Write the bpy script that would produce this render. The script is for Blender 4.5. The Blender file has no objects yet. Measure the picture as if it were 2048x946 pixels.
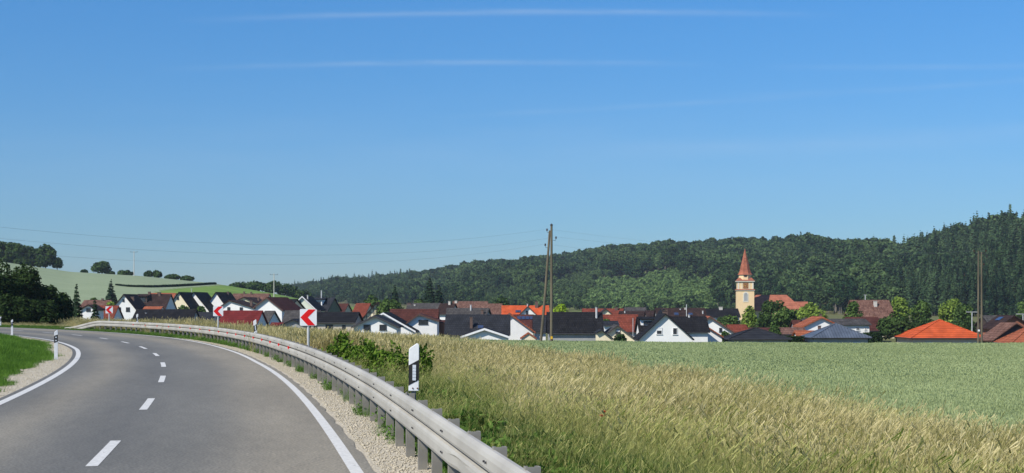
import bpy, math, random
import numpy as np
from mathutils import Vector, Matrix, Euler
random.seed(7)
rng = np.random.default_rng(7)
S = bpy.context.scene
C = S.collection
R = math.radians

# ------------------------------------------------------------------ camera, sky, sun, exposure
F = 2800.0            # focal length in photo pixels (photo 2048 px wide)
HZ = 611.0            # horizon row
CH = 1.85             # camera height
cd = bpy.data.cameras.new('camera')
cam = bpy.data.objects.new('camera', cd); C.objects.link(cam)
cam.location = (0, 0, CH); cam.rotation_euler = (R(90), 0, 0)
cd.sensor_width = 36; cd.lens = 36 * F / 2048
cd.shift_y = (HZ - 473) / 2048
cd.clip_start = 0.1; cd.clip_end = 12000
S.camera = cam

SUN_EL, SUN_ROT = 44.0, 227.0
w = bpy.data.worlds.new('World'); S.world = w; w.use_nodes = True
nt = w.node_tree; nt.nodes.clear()
N = nt.nodes.new; LK = nt.links.new
out = N('ShaderNodeOutputWorld'); bg = N('ShaderNodeBackground'); sky = N('ShaderNodeTexSky')
sky.sky_type = 'NISHITA'; sky.sun_disc = False
sky.sun_elevation = R(SUN_EL); sky.sun_rotation = R(SUN_ROT)
sky.altitude = 500; sky.air_density = 1.3; sky.dust_density = 0.15; sky.ozone_density = 3.0
tint = N('ShaderNodeMixRGB'); tint.blend_type = 'MULTIPLY'; tint.inputs[0].default_value = 1
tint.inputs[2].default_value = (0.69, 0.84, 1.09, 1)
tc = N('ShaderNodeTexCoord'); sx = N('ShaderNodeSeparateXYZ'); LK(tc.outputs['Generated'], sx.inputs[0])
def M(op, a, b=None, c=None, clamp=False):
    n = N('ShaderNodeMath'); n.operation = op; n.use_clamp = clamp
    for i, v in enumerate((a, b, c)):
        if v is None: continue
        if isinstance(v, (int, float)): n.inputs[i].default_value = v
        else: LK(v, n.inputs[i])
    return n.outputs[0]
tr_ = N('ShaderNodeValToRGB'); te = tr_.color_ramp.elements
te[0].position = 0.0; te[0].color = (0.48, 0.70, 1.13, 1); te[1].position = 0.22; te[1].color = (0.34, 0.84, 1.36, 1)
e_ = te.new(0.06); e_.color = (0.41, 0.74, 1.20, 1)
LK(sx.outputs[2], tr_.inputs[0]); LK(sky.outputs[0], tint.inputs[1]); LK(tr_.outputs[0], tint.inputs[2])
yy = M('MAXIMUM', sx.outputs[1], 0.05)
hh = M('DIVIDE', sx.outputs[0], yy); vv = M('DIVIDE', sx.outputs[2], yy)
cmb = N('ShaderNodeCombineXYZ'); LK(hh, cmb.inputs[0]); LK(vv, cmb.inputs[1])
def streak(pts, wid, amp, h0, h1, sc):
    hs = [(p[0] - 1024) / F for p in pts]; vs = [(HZ - p[1]) / F for p in pts]
    a, b, c = np.polyfit(hs, vs, 2)
    mp = N('ShaderNodeMapping'); mp.inputs['Scale'].default_value = (sc, sc * 7, 1); LK(cmb.outputs[0], mp.inputs[0])
    nz = N('ShaderNodeTexNoise'); nz.inputs['Scale'].default_value = 1; nz.inputs['Detail'].default_value = 6; LK(mp.outputs[0], nz.inputs[0])
    line = M('ADD', M('MULTIPLY', M('MULTIPLY', hh, hh), float(a)), M('ADD', M('MULTIPLY', hh, float(b)), float(c)))
    dv = M('SUBTRACT', vv, M('ADD', line, M('MULTIPLY', M('SUBTRACT', nz.outputs[0], 0.5), wid * 0.8)))
    q = M('DIVIDE', dv, wid); g = M('POWER', 2.718, M('MULTIPLY', M('MULTIPLY', q, q), -1))
    hc = ((h0 + h1) / 2 - 1024) / F; hw = (h1 - h0) / 2 / F
    e = M('DIVIDE', M('SUBTRACT', hh, hc), hw); e = M('SUBTRACT', 1, M('MULTIPLY', e, e), clamp=True)
    return M('MULTIPLY', M('MULTIPLY', g, e), M('MULTIPLY', nz.outputs[0], amp * 1.8))
st = streak([(400, 40), (1080, 24), (1500, 27)], 0.0022, 0.15, 350, 1700, 26)
for a in (([(380, 136), (1080, 125), (1300, 127)], 0.0020, 0.11, 300, 1450, 26),
          ([(930, 232), (1180, 218), (1990, 170)], 0.0018, 0.07, 850, 1700, 25),
          ([(1200, 300), (1600, 290), (2048, 262)], 0.006, 0.07, 1050, 2300, 14),
          ([(1500, 132), (1800, 134), (2048, 132)], 0.002, 0.07, 1500, 2300, 25),
          ([(1500, 190), (1800, 178), (2048, 160)], 0.002, 0.05, 1400, 2300, 25),
          ([(0, 330), (900, 322), (2048, 330)], 0.03, 0.05, -600, 2600, 9)):
    st = M('ADD', st, streak(*a))
mx = N('ShaderNodeMixRGB'); mx.inputs[2].default_value = (7.5, 8.5, 9.5, 1)
LK(M('MULTIPLY', st, 1.0, clamp=True), mx.inputs[0]); LK(tint.outputs[0], mx.inputs[1])
bg.inputs[1].default_value = 0.071
LK(mx.outputs[0], bg.inputs[0]); LK(bg.outputs[0], out.inputs[0])

sd = bpy.data.lights.new('sun', 'SUN'); sd.energy = 4.6; sd.angle = R(0.53); sd.color = (1, 0.94, 0.84)
so = bpy.data.objects.new('sun', sd); C.objects.link(so)
sv = Vector((math.sin(R(SUN_ROT)) * math.cos(R(SUN_EL)), math.cos(R(SUN_ROT)) * math.cos(R(SUN_EL)), math.sin(R(SUN_EL))))
so.rotation_euler = sv.to_track_quat('Z', 'Y').to_euler(); so.location = (-30, -30, 60)

S.view_settings.view_transform = 'Standard'; S.view_settings.look = 'None'
S.view_settings.exposure = 0.35; S.view_settings.gamma = 1.0
S.render.engine = 'CYCLES'
S.cycles.max_bounces = 6; S.cycles.diffuse_bounces = 2; S.cycles.transparent_max_bounces = 8
S.cycles.volume_bounces = 0

# ------------------------------------------------------------------ helpers
def tag(o, label=None, cat=None, group=None, kind=None):
    if label: o['label'] = label
    if cat: o['category'] = cat
    if group: o['group'] = group
    if kind: o['kind'] = kind
    return o
def link(name, me, parent=None, loc=None):
    o = bpy.data.objects.new(name, me); C.objects.link(o)
    if parent: o.parent = parent
    if loc is not None: o.location = loc
    return o
def empty(name, loc, rz=0):
    o = bpy.data.objects.new(name, None); C.objects.link(o); o.empty_display_size = 0.3
    o.location = loc; o.rotation_euler = (0, 0, rz); return o
class MB:
    def __init__(s): s.v = []; s.f = []
    def add(s, vs, fs):
        b = len(s.v); s.v += [tuple(v) for v in vs]; s.f += [tuple(i + b for i in f) for f in fs]
    def box(s, c, d, rz=0, top=1.0):
        x, y, z = d[0] / 2, d[1] / 2, d[2] / 2; vs = []
        for dz, k in ((-z, 1), (z, top)):
            for dx, dy in ((-x, -y), (x, -y), (x, y), (-x, y)):
                px, py = dx * k, dy * k
                vs.append((c[0] + px * math.cos(rz) - py * math.sin(rz), c[1] + px * math.sin(rz) + py * math.cos(rz), c[2] + dz))
        s.add(vs, [(0, 3, 2, 1), (4, 5, 6, 7), (0, 1, 5, 4), (1, 2, 6, 5), (2, 3, 7, 6), (3, 0, 4, 7)])
    def prism(s, poly, a, b):
        """extrude polygon of 3D points by vector b-a"""
        n = len(poly); d = Vector(b) - Vector(a)
        vs = [Vector(p) for p in poly] + [Vector(p) + d for p in poly]
        s.add(vs, [tuple(range(n))[::-1], tuple(range(n, 2 * n))] + [(i, (i + 1) % n, n + (i + 1) % n, n + i) for i in range(n)])
    def tube(s, pts, rad, n=8, cap=True):
        pts = [Vector(p) for p in pts]; k = len(pts)
        rad = rad if isinstance(rad, (list, tuple)) else [rad] * k
        vs = []
        for i, p in enumerate(pts):
            t = (pts[min(i + 1, k - 1)] - pts[max(i - 1, 0)]).normalized()
            a = t.cross(Vector((0, 0, 1))) if abs(t.z) < 0.95 else t.cross(Vector((1, 0, 0)))
            a.normalize(); b = t.cross(a)
            for j in range(n):
                q = 2 * math.pi * j / n; vs.append(p + (a * math.cos(q) + b * math.sin(q)) * rad[i])
        fs = [(i * n + j, i * n + (j + 1) % n, (i + 1) * n + (j + 1) % n, (i + 1) * n + j) for i in range(k - 1) for j in range(n)]
        if cap: fs += [tuple(range(n))[::-1], tuple(range((k - 1) * n, k * n))]
        s.add(vs, fs)
    def build(s, name, mat, parent=None, loc=None, smooth=False, bevel=0):
        me = bpy.data.meshes.new(name); me.from_pydata(s.v, [], s.f); me.update()
        me.materials.append(mat)
        o = link(name, me, parent, loc)
        if smooth: me.polygons.foreach_set('use_smooth', [True] * len(me.polygons))
        if bevel:
            m = o.modifiers.new('bevel', 'BEVEL'); m.width = bevel; m.segments = 2; m.limit_method = 'ANGLE'
        return o
def npmesh(name, V, Fq, mats, k=4, mi=None):
    """fast mesh from arrays; all faces have k corners"""
    me = bpy.data.meshes.new(name)
    V = np.asarray(V, dtype=np.float32); Fq = np.asarray(Fq, dtype=np.int32)
    me.vertices.add(len(V)); me.vertices.foreach_set('co', V.ravel())
    me.loops.add(len(Fq) * k); me.loops.foreach_set('vertex_index', Fq.ravel())
    me.polygons.add(len(Fq)); me.polygons.foreach_set('loop_start', np.arange(len(Fq), dtype=np.int32) * k)
    if mi is not None: me.polygons.foreach_set('material_index', np.asarray(mi, dtype=np.int32))
    for m in mats: me.materials.append(m)
    me.update(calc_edges=True); me.validate()
    return me

# ------------------------------------------------------------------ materials
def base_mat(name):
    m = bpy.data.materials.new(name); m.use_nodes = True
    t = m.node_tree; return m, t, t.nodes['Principled BSDF']
def pm(name, c1, c2=None, scale=3.0, rough=0.8, bump=0.0, bscale=None, metal=0.0, spec=0.3, detail=5, stretch=(1, 1, 1)):
    m, t, p = base_mat(name)
    p.inputs['Roughness'].default_value = rough; p.inputs['Metallic'].default_value = metal
    p.inputs['Specular IOR Level'].default_value = spec
    c2 = c2 or tuple(v * 0.82 for v in c1)
    tcn = t.nodes.new('ShaderNodeTexCoord'); mp = t.nodes.new('ShaderNodeMapping'); mp.inputs['Scale'].default_value = stretch
    t.links.new(tcn.outputs['Object'], mp.inputs[0])
    nz = t.nodes.new('ShaderNodeTexNoise'); nz.inputs['Scale'].default_value = scale; nz.inputs['Detail'].default_value = detail
    t.links.new(mp.outputs[0], nz.inputs[0])
    cr = t.nodes.new('ShaderNodeValToRGB'); cr.color_ramp.elements[0].position = 0.32; cr.color_ramp.elements[1].position = 0.68
    cr.color_ramp.elements[0].color = (*c1, 1); cr.color_ramp.elements[1].color = (*c2, 1)
    t.links.new(nz.outputs[0], cr.inputs[0]); t.links.new(cr.outputs[0], p.inputs['Base Color'])
    if bump:
        n2 = t.nodes.new('ShaderNodeTexNoise'); n2.inputs['Scale'].default_value = bscale or scale * 8; n2.inputs['Detail'].default_value = 4
        t.links.new(mp.outputs[0], n2.inputs[0])
        b = t.nodes.new('ShaderNodeBump'); b.inputs['Strength'].default_value = bump; b.inputs['Distance'].default_value = 0.03
        t.links.new(n2.outputs[0], b.inputs['Height']); t.links.new(b.outputs[0], p.inputs['Normal'])
    return m
def tile_mat(name, c1, c2, row=0.36, stripes=False, rough=0.75):
    """roof tiles: courses by height plus irregular tile-to-tile colour"""
    m, t, p = base_mat(name); n = t.nodes.new; l = t.links.new
    p.inputs['Roughness'].default_value = rough; p.inputs['Specular IOR Level'].default_value = 0.05
    tcn = n('ShaderNodeTexCoord'); mp = n('ShaderNodeMapping')
    l(tcn.outputs['Object'], mp.inputs[0])
    br = n('ShaderNodeTexBrick'); br.inputs['Scale'].default_value = 1
    sp = n('ShaderNodeSeparateXYZ'); l(mp.outputs[0], sp.inputs[0]); cb = n('ShaderNodeCombineXYZ')
    l(sp.outputs[1], cb.inputs[0])
    if stripes: l(sp.outputs[0], cb.inputs[0])
    l(sp.outputs[2], cb.inputs[1]); l(cb.outputs[0], br.inputs[0])
    br.inputs['Color1'].default_value = (*c1, 1); br.inputs['Color2'].default_value = (*c2, 1)
    br.inputs['Mortar'].default_value = (*[v * 0.55 for v in c1], 1)
    br.inputs['Mortar Size'].default_value = 0.03 if not stripes else 0.05
    br.inputs['Brick Width'].default_value = 0.30 if not stripes else 0.5; br.inputs['Row Height'].default_value = row if not stripes else 40
    nz = n('ShaderNodeTexNoise'); nz.inputs['Scale'].default_value = 0.6; nz.inputs['Detail'].default_value = 6; l(tcn.outputs['Object'], nz.inputs[0])
    mr = n('ShaderNodeMapRange'); mr.inputs[1].default_value = 0.3; mr.inputs[2].default_value = 0.7; mr.inputs[3].default_value = 0.75; mr.inputs[4].default_value = 1.2
    l(nz.outputs[0], mr.inputs[0])
    mu = n('ShaderNodeVectorMath'); mu.operation = 'SCALE'; l(br.outputs[0], mu.inputs[0]); l(mr.outputs[0], mu.inputs['Scale'])
    l(mu.outputs[0], p.inputs['Base Color'])
    b = n('ShaderNodeBump'); b.inputs['Strength'].default_value = 0.5; b.inputs['Distance'].default_value = 0.03
    l(br.outputs['Fac'], b.inputs['Height']); b.invert = True; l(b.outputs[0], p.inputs['Normal'])
    return m
def leaf_mat(name, c1, c2, nscale=0.35, trans=0.25, tint=False, hi=None, isl=0.45):
    m, t, p = base_mat(name); n = t.nodes.new; l = t.links.new
    t.nodes.remove(p); o = t.nodes['Material Output']
    g = n('ShaderNodeNewGeometry'); tcn = n('ShaderNodeTexCoord')
    nz = n('ShaderNodeTexNoise'); nz.inputs['Scale'].default_value = nscale; nz.inputs['Detail'].default_value = 3
    l(tcn.outputs['Object'], nz.inputs[0])
    a = n('ShaderNodeMath'); a.operation = 'MULTIPLY_ADD'; a.inputs[1].default_value = isl
    l(g.outputs['Random Per Island'], a.inputs[0])
    ad = n('ShaderNodeMath'); ad.operation = 'MULTIPLY_ADD'; ad.inputs[1].default_value = 1.5; ad.inputs[2].default_value = -0.45
    l(nz.outputs[0], ad.inputs[0]); l(ad.outputs[0], a.inputs[2])
    fac = a.outputs[0]
    if tint:
        at = n('ShaderNodeAttribute'); at.attribute_type = 'INSTANCER'; at.attribute_name = 'tint'
        a2 = n('ShaderNodeMath'); a2.operation = 'ADD'; l(a.outputs[0], a2.inputs[0]); l(at.outputs['Fac'], a2.inputs[1]); fac = a2.outputs[0]
    cr = n('ShaderNodeValToRGB'); cr.color_ramp.elements[0].position = 0.15; cr.color_ramp.elements[1].position = 0.9
    cr.color_ramp.elements[0].color = (*c1, 1); cr.color_ramp.elements[1].color = (*c2, 1)
    if hi:
        e = cr.color_ramp.elements.new(1.0); e.color = (*hi, 1); cr.color_ramp.elements[1].position = 0.7
    l(fac, cr.inputs[0])
    d = n('ShaderNodeBsdfDiffuse'); tr = n('ShaderNodeBsdfTranslucent'); mxs = n('ShaderNodeMixShader'); mxs.inputs[0].default_value = trans
    l(cr.outputs[0], d.inputs[0]); l(cr.outputs[0], tr.inputs[0]); l(d.outputs[0], mxs.inputs[1]); l(tr.outputs[0], mxs.inputs[2])
    l(mxs.outputs[0], o.inputs[0]); return m

MAT = {}
MAT['white_wall'] = pm('white_render', (0.80, 0.80, 0.78), (0.74, 0.74, 0.72), 0.8, 0.9)
MAT['cream_wall'] = pm('cream_render', (0.78, 0.70, 0.50), (0.72, 0.64, 0.45), 0.8, 0.9)
MAT['pale_green_wall'] = pm('pale_green_render', (0.66, 0.70, 0.58), (0.60, 0.64, 0.52), 0.8, 0.9)
MAT['olive_wall'] = pm('olive_render', (0.17, 0.18, 0.11), (0.13, 0.14, 0.09), 0.8, 0.9)
MAT['beige_wall'] = pm('beige_render', (0.50, 0.44, 0.36), (0.44, 0.39, 0.32), 0.8, 0.9)
MAT['grey_wall'] = pm('grey_render', (0.34, 0.35, 0.35), (0.28, 0.29, 0.29), 0.8, 0.9)
MAT['brown_wall'] = pm('brown_cladding', (0.22, 0.09, 0.05), (0.17, 0.07, 0.04), 1.0, 0.8)
MAT['brick_wall'] = pm('red_brick', (0.34, 0.13, 0.08), (0.26, 0.10, 0.06), 4, 0.9)
MAT['church_wall'] = pm('ochre_church_render', (0.76, 0.57, 0.33), (0.71, 0.53, 0.30), 0.5, 0.9)
MAT['church_trim'] = pm('pale_church_trim', (0.66, 0.62, 0.52), (0.6, 0.56, 0.46), 1, 0.9)
MAT['black_roof'] = tile_mat('black_tiles', (0.014, 0.014, 0.016), (0.022, 0.022, 0.024))
MAT['slate_roof'] = tile_mat('slate_tiles', (0.024, 0.026, 0.031), (0.034, 0.036, 0.042))
MAT['grey_roof'] = tile_mat('weathered_grey_tiles', (0.058, 0.054, 0.052), (0.095, 0.088, 0.082))
MAT['dark_brown_roof'] = tile_mat('dark_brown_tiles', (0.034, 0.022, 0.020), (0.055, 0.033, 0.028))
MAT['brown_roof'] = tile_mat('brown_tiles', (0.070, 0.026, 0.021), (0.10, 0.038, 0.030))
MAT['old_roof'] = tile_mat('old_mottled_tiles', (0.12, 0.060, 0.044), (0.22, 0.125, 0.095))
MAT['red_roof'] = tile_mat('red_tiles', (0.16, 0.042, 0.026), (0.22, 0.060, 0.038))
MAT['wine_roof'] = tile_mat('wine_red_tiles', (0.13, 0.020, 0.020), (0.16, 0.027, 0.025))
MAT['orange_roof'] = tile_mat('orange_tiles', (0.50, 0.088, 0.028), (0.58, 0.11, 0.038))
MAT['terracotta_roof'] = tile_mat('terracotta_tiles', (0.28, 0.085, 0.045), (0.36, 0.12, 0.06))
MAT['metal_roof'] = tile_mat('blue_grey_metal_roof', (0.085, 0.105, 0.14), (0.095, 0.115, 0.15), stripes=True, rough=0.45)
MAT['spire_roof'] = tile_mat('spire_tiles', (0.33, 0.115, 0.068), (0.42, 0.155, 0.095))
MAT['white_paint'] = pm('white_paint', (0.80, 0.80, 0.80), (0.72, 0.72, 0.71), 3, 0.45)
MAT['glass'] = pm('window_glass', (0.020, 0.024, 0.030), (0.035, 0.04, 0.05), 1, 0.12, spec=0.6)
MAT['dark_frame'] = pm('anthracite_frame', (0.05, 0.05, 0.055), (0.04, 0.04, 0.045), 4, 0.6)
MAT['timber'] = pm('dark_timber', (0.07, 0.05, 0.04), (0.05, 0.035, 0.03), 4, 0.8)
MAT['fascia_brown'] = pm('brown_fascia', (0.10, 0.05, 0.035), (0.08, 0.04, 0.03), 4, 0.7)
MAT['solar'] = pm('solar_glass', (0.03, 0.045, 0.09), (0.04, 0.06, 0.12), 2, 0.15, spec=0.7)
MAT['steel'] = pm('galvanised_steel', (0.50, 0.50, 0.49), (0.60, 0.60, 0.58), 3, 0.55, metal=0.3, bump=0.05)
MAT['chimney_brick'] = pm('chimney_brick', (0.10, 0.07, 0.06), (0.14, 0.09, 0.07), 5, 0.9)
MAT['chimney_pale'] = pm('chimney_render', (0.55, 0.52, 0.46), (0.48, 0.45, 0.4), 5, 0.9)
MAT['bark'] = pm('bark', (0.10, 0.075, 0.05), (0.06, 0.045, 0.03), 6, 0.95, bump=0.4)
MAT['pale_bark'] = pm('pale_bark', (0.24, 0.22, 0.19), (0.14, 0.13, 0.11), 6, 0.95)
MAT['pole_wood'] = pm('weathered_pole_wood', (0.17, 0.145, 0.095), (0.09, 0.078, 0.055), 5, 0.9, bump=0.5, stretch=(1, 1, 0.06))
MAT['red_film'] = pm('red_reflective_film', (0.75, 0.012, 0.015), (0.68, 0.012, 0.012), 3, 0.4)
MAT['sign_white'] = pm('white_reflective_film', (0.80, 0.80, 0.80), (0.76, 0.76, 0.77), 3, 0.4)
MAT['black_plastic'] = pm('black_plastic', (0.018, 0.018, 0.018), (0.025, 0.025, 0.025), 4, 0.5)
MAT['post_white'] = pm('white_plastic', (0.78, 0.79, 0.79), (0.68, 0.69, 0.69), 9, 0.45)
MAT['reflector'] = pm('white_reflector', (0.50, 0.55, 0.60), (0.70, 0.74, 0.78), 60, 0.2, spec=0.7)
MAT['rust'] = pm('rusty_bolt', (0.14, 0.05, 0.02), (0.08, 0.03, 0.015), 40, 0.8)
MAT['ceramic'] = pm('brown_insulator', (0.05, 0.02, 0.015), (0.07, 0.03, 0.02), 10, 0.25)
MAT['wire'] = pm('overhead_wire', (0.16, 0.17, 0.18), (0.20, 0.21, 0.22), 10, 0.5)
MAT['yellow'] = pm('yellow_plate', (0.75, 0.45, 0.03), (0.7, 0.42, 0.03), 5, 0.5)
MAT['conifer'] = leaf_mat('conifer_needles', (0.012, 0.026, 0.014), (0.034, 0.060, 0.028), trans=0.1)
MAT['dark_leaf'] = leaf_mat('dark_leaves', (0.016, 0.036, 0.012), (0.072, 0.118, 0.034), trans=0.15)
MAT['near_dark_leaf'] = leaf_mat('deep_shade_leaves', (0.012, 0.026, 0.010), (0.045, 0.075, 0.022), nscale=0.5, trans=0.1)  # dense dark foliage, with the shade on its near side put into the colour
MAT['mid_leaf'] = leaf_mat('mid_green_leaves', (0.030, 0.062, 0.016), (0.12, 0.19, 0.048), trans=0.22)
MAT['bright_leaf'] = leaf_mat('bright_green_leaves', (0.08, 0.14, 0.022), (0.31, 0.41, 0.08), trans=0.3)
MAT['lime_leaf'] = leaf_mat('lime_green_leaves', (0.16, 0.26, 0.02), (0.34, 0.46, 0.045), trans=0.3)
MAT['hedge_leaf'] = leaf_mat('hedge_leaves', (0.016, 0.034, 0.012), (0.04, 0.075, 0.022), trans=0.15)
MAT['bush_leaf'] = leaf_mat('bush_leaves', (0.045, 0.10, 0.014), (0.22, 0.33, 0.05), nscale=1.2, trans=0.3)
MAT['forest_conifer'] = leaf_mat('forest_conifer', (0.011, 0.028, 0.015), (0.070, 0.118, 0.050), nscale=0.1, trans=0.1, tint=True)
MAT['forest_leaf'] = leaf_mat('forest_leaves', (0.017, 0.040, 0.017), (0.092, 0.146, 0.052), nscale=0.1, trans=0.15, tint=True)
MAT['young_leaf'] = leaf_mat('young_growth', (0.055, 0.105, 0.036), (0.185, 0.275, 0.09), nscale=0.2, trans=0.25, tint=True)
MAT['tan_grass'] = leaf_mat('dry_grass', (0.22, 0.21, 0.065), (0.76, 0.66, 0.35), nscale=1.5, trans=0.35, tint=True, isl=0.55)
MAT['olive_grass'] = leaf_mat('olive_grass', (0.10, 0.14, 0.025), (0.60, 0.57, 0.22), nscale=1.5, trans=0.35, tint=True, isl=0.55)
MAT['green_grass'] = leaf_mat('green_grass', (0.022, 0.066, 0.012), (0.18, 0.31, 0.065), nscale=1.5, trans=0.35, tint=True, isl=0.55)
MAT['lawn'] = leaf_mat('verge_grass', (0.05, 0.12, 0.016), (0.16, 0.30, 0.05), nscale=1.5, trans=0.3, tint=True)
MAT['wheat'] = leaf_mat('green_wheat', (0.25, 0.31, 0.13), (0.50, 0.57, 0.29), nscale=1.2, trans=0.3, tint=True)
MAT['petal'] = pm('poppy_petal', (0.7, 0.02, 0.01), (0.55, 0.01, 0.01), 30, 0.6)

# ------------------------------------------------------------------ road alignment (fitted to the carriageway)
PX = [3.495329384732012e-08, -1.3880760497858392e-05, -0.000655942070174485, -0.1851595739596757, -4.834424388791481]
PY = [-1.7600950908716686e-08, -2.840604380458952e-06, -0.00011017260046724158, 0.982327575052306, 16.092040849243688]
def _centre():
    s = np.arange(0, 100.01, 0.5); x = np.polyval(PX, s); y = np.polyval(PY, s)
    hd = math.atan2(-(x[1] - x[0]), y[1] - y[0])
    bs = np.arange(-60, -0.1, 0.5); bx = x[0] - math.sin(hd) * bs; by = y[0] + math.cos(hd) * bs
    X = list(bx) + list(x); Y = list(by) + list(y)
    h = math.atan2(-(X[-1] - X[-2]), Y[-1] - Y[-2])
    for i in range(300):
        h += 0.5 / (150 + i * 2.0); X.append(X[-1] - math.sin(h) * 0.5); Y.append(Y[-1] + math.cos(h) * 0.5)
    return np.array(X), np.array(Y)
CX, CY = _centre(); CS = -60 + np.arange(len(CX)) * 0.5
_hx = np.gradient(CX); _hy = np.gradient(CY); _l = np.hypot(_hx, _hy); TX = _hx / _l; TY = _hy / _l
NX, NY = TY, -TX        # points to the right of the road
def rp(s, off, z=0.0):
    i = (s - CS[0]) / 0.5
    f = lambda A: np.interp(i, np.arange(len(A)), A)
    x, y, nx, ny = f(CX), f(CY), f(NX), f(NY)
    return np.stack([x + nx * off, y + ny * off, np.zeros_like(x) + z], -1)
def head(s):
    i = (s - CS[0]) / 0.5; f = lambda A: float(np.interp(i, np.arange(len(A)), A)); return math.atan2(f(TY), f(TX))
def wr(s): return np.interp(s, [-60, 30, 45, 65, 80, 300], [2.92, 2.97, 3.2, 3.68, 3.78, 3.6])
def wl(s): return np.interp(s, [-60, 15, 45, 60, 75, 90, 300], [2.65, 2.75, 2.82, 3.08, 3.5, 3.7, 3.6])
def road_st(x, y):
    """arc length and signed offset (right positive) of points"""
    x = np.asarray(x, float).ravel(); y = np.asarray(y, float).ravel()
    sub = slice(0, len(CX), 4); cx, cy, nx, ny, cs, tx, ty = CX[sub], CY[sub], NX[sub], NY[sub], CS[sub], TX[sub], TY[sub]
    so_, of_ = np.empty(len(x)), np.empty(len(x))
    for a in range(0, len(x), 20000):
        dx = x[a:a + 20000, None] - cx; dy = y[a:a + 20000, None] - cy
        i = (dx * dx + dy * dy).argmin(1); r = np.arange(len(i)); ddx, ddy = dx[r, i], dy[r, i]
        o = ddx * nx[i] + ddy * ny[i]; D = np.hypot(ddx, ddy)
        so_[a:a + 20000] = cs[i] + ddx * tx[i] + ddy * ty[i]; of_[a:a + 20000] = np.where(D > abs(o) + 3, np.sign(o) * D, o)
    return so_, of_
def s_at(u, offf, lo=-8, hi=150):
    s = np.arange(lo, hi, 0.1); p = rp(s, offf(s)); uu = 1024 + p[:, 0] / p[:, 1] * F
    i = np.nonzero(np.diff(np.sign(uu - u)))[0]
    return float(s[i[0]]) if len(i) else None

# ------------------------------------------------------------------ terrain height
def ss(a, b, x): t = np.clip((x - a) / (b - a), 0, 1); return t * t * (3 - 2 * t)
def ucol(x, y): return np.where(y > 1, 1024 + x / np.maximum(y, 1) * F, np.where(x > 0, 9000, -9000)).clip(-6000, 8000)
RID = ([-6000, -500, 0, 140, 280, 430, 540, 620, 720, 800, 8000], [112, 108, 86, 66, 58, 43, 25, 9, -5, -12, -12])
FOR = ([-6000, 300, 480, 560, 700, 850, 1000, 1100, 1200, 1350, 1480, 1650, 1800, 1900, 2048, 2400, 8000],
       [20, 30, 40, 43, 59, 71, 91, 103, 119, 129, 138, 137, 141, 169, 200, 240, 260])
FD1 = ([-6000, 560, 1000, 1500, 1800, 2048, 8000], [2300, 2100, 1850, 1500, 1250, 1080, 900])
FD0 = ([-6000, 560, 700, 850, 1000, 1500, 2048, 8000], [1600, 1550, 1300, 1100, 950, 780, 640, 600])
DCU = ([-6000, -300, 0, 130, 250, 400, 600, 800, 1100, 2048, 8000], [260, 260, 172, 136, 122, 112, 105, 106, 116, 118, 122])
def tz(x, y):
    shp = np.shape(x); x = np.asarray(x, float).ravel(); y = np.asarray(y, float).ravel()
    u = ucol(x, y); d = y
    rr = np.hypot(x, y)
    s_, o_ = road_st(x, y)
    t = o_ - (wr(s_) + 1.3)
    zp = -0.35 * ss(0, 3.5, t) - 1.75 * np.tanh(np.maximum(t - 3, 0) * 0.062 / 1.75)
    zp = np.where(o_ < 0, 0.0, zp)
    zl = 0.22 * ss(1.0, 3.2, -o_ - wl(s_)); zp = zp + np.where(o_ < 0, zl, 0)
    zp = zp - 0.04
    dc = np.interp(u, *DCU)
    zv = np.interp(u, [-6000, 500, 900, 1100, 8000], [-4.8, -4.8, -5.5, -6.4, -6.4]) + 0.008 * np.maximum(d - 250, 0)
    w_ = ss(dc, dc + 62, d)
    z = zp * (1 - w_) + zv * w_
    # left hill
    hr = CH + np.interp(u, *RID) * 700 / F
    tl = np.clip((d - 430) / 270, 0, 1); pl = np.sin(tl * math.pi / 2) ** 1.15
    lz = zv + np.maximum(hr - zv, 0) * pl
    back = ss(760, 950, d) * np.interp(u, [300, 520], [0.0, 0.9]); lz = lz - (lz - zv) * back
    z = np.where((d > 430) & (u < 860), np.maximum(z, lz), z)
    d0 = np.interp(u, *FD0); d1 = np.interp(u, *FD1)
    H = CH + np.interp(u, *FOR) * d1 / F - np.interp(u, [1500, 1620, 1800], [25, 27, 34])
    tf = np.clip((d - d0) / (d1 - d0), 0, 1); pf = 0.55 * tf + 0.45 * ss(0, 1, tf)
    fz = zv + (H - zv) * pf + (3.5 * np.sin(u * 0.021 + d * 0.004) + 2 * np.sin(u * 0.047 + 1.3)) * np.sin(tf * math.pi)
    z = np.where(d > d0, np.maximum(z, fz), z)
    return z.reshape(shp)
def tzf(x, y): return float(tz(np.array([x]), np.array([y]))[0])
def at(u, d): return (u - 1024) * d / F
def zat(y, d): return CH - (y - HZ) * d / F

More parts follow.
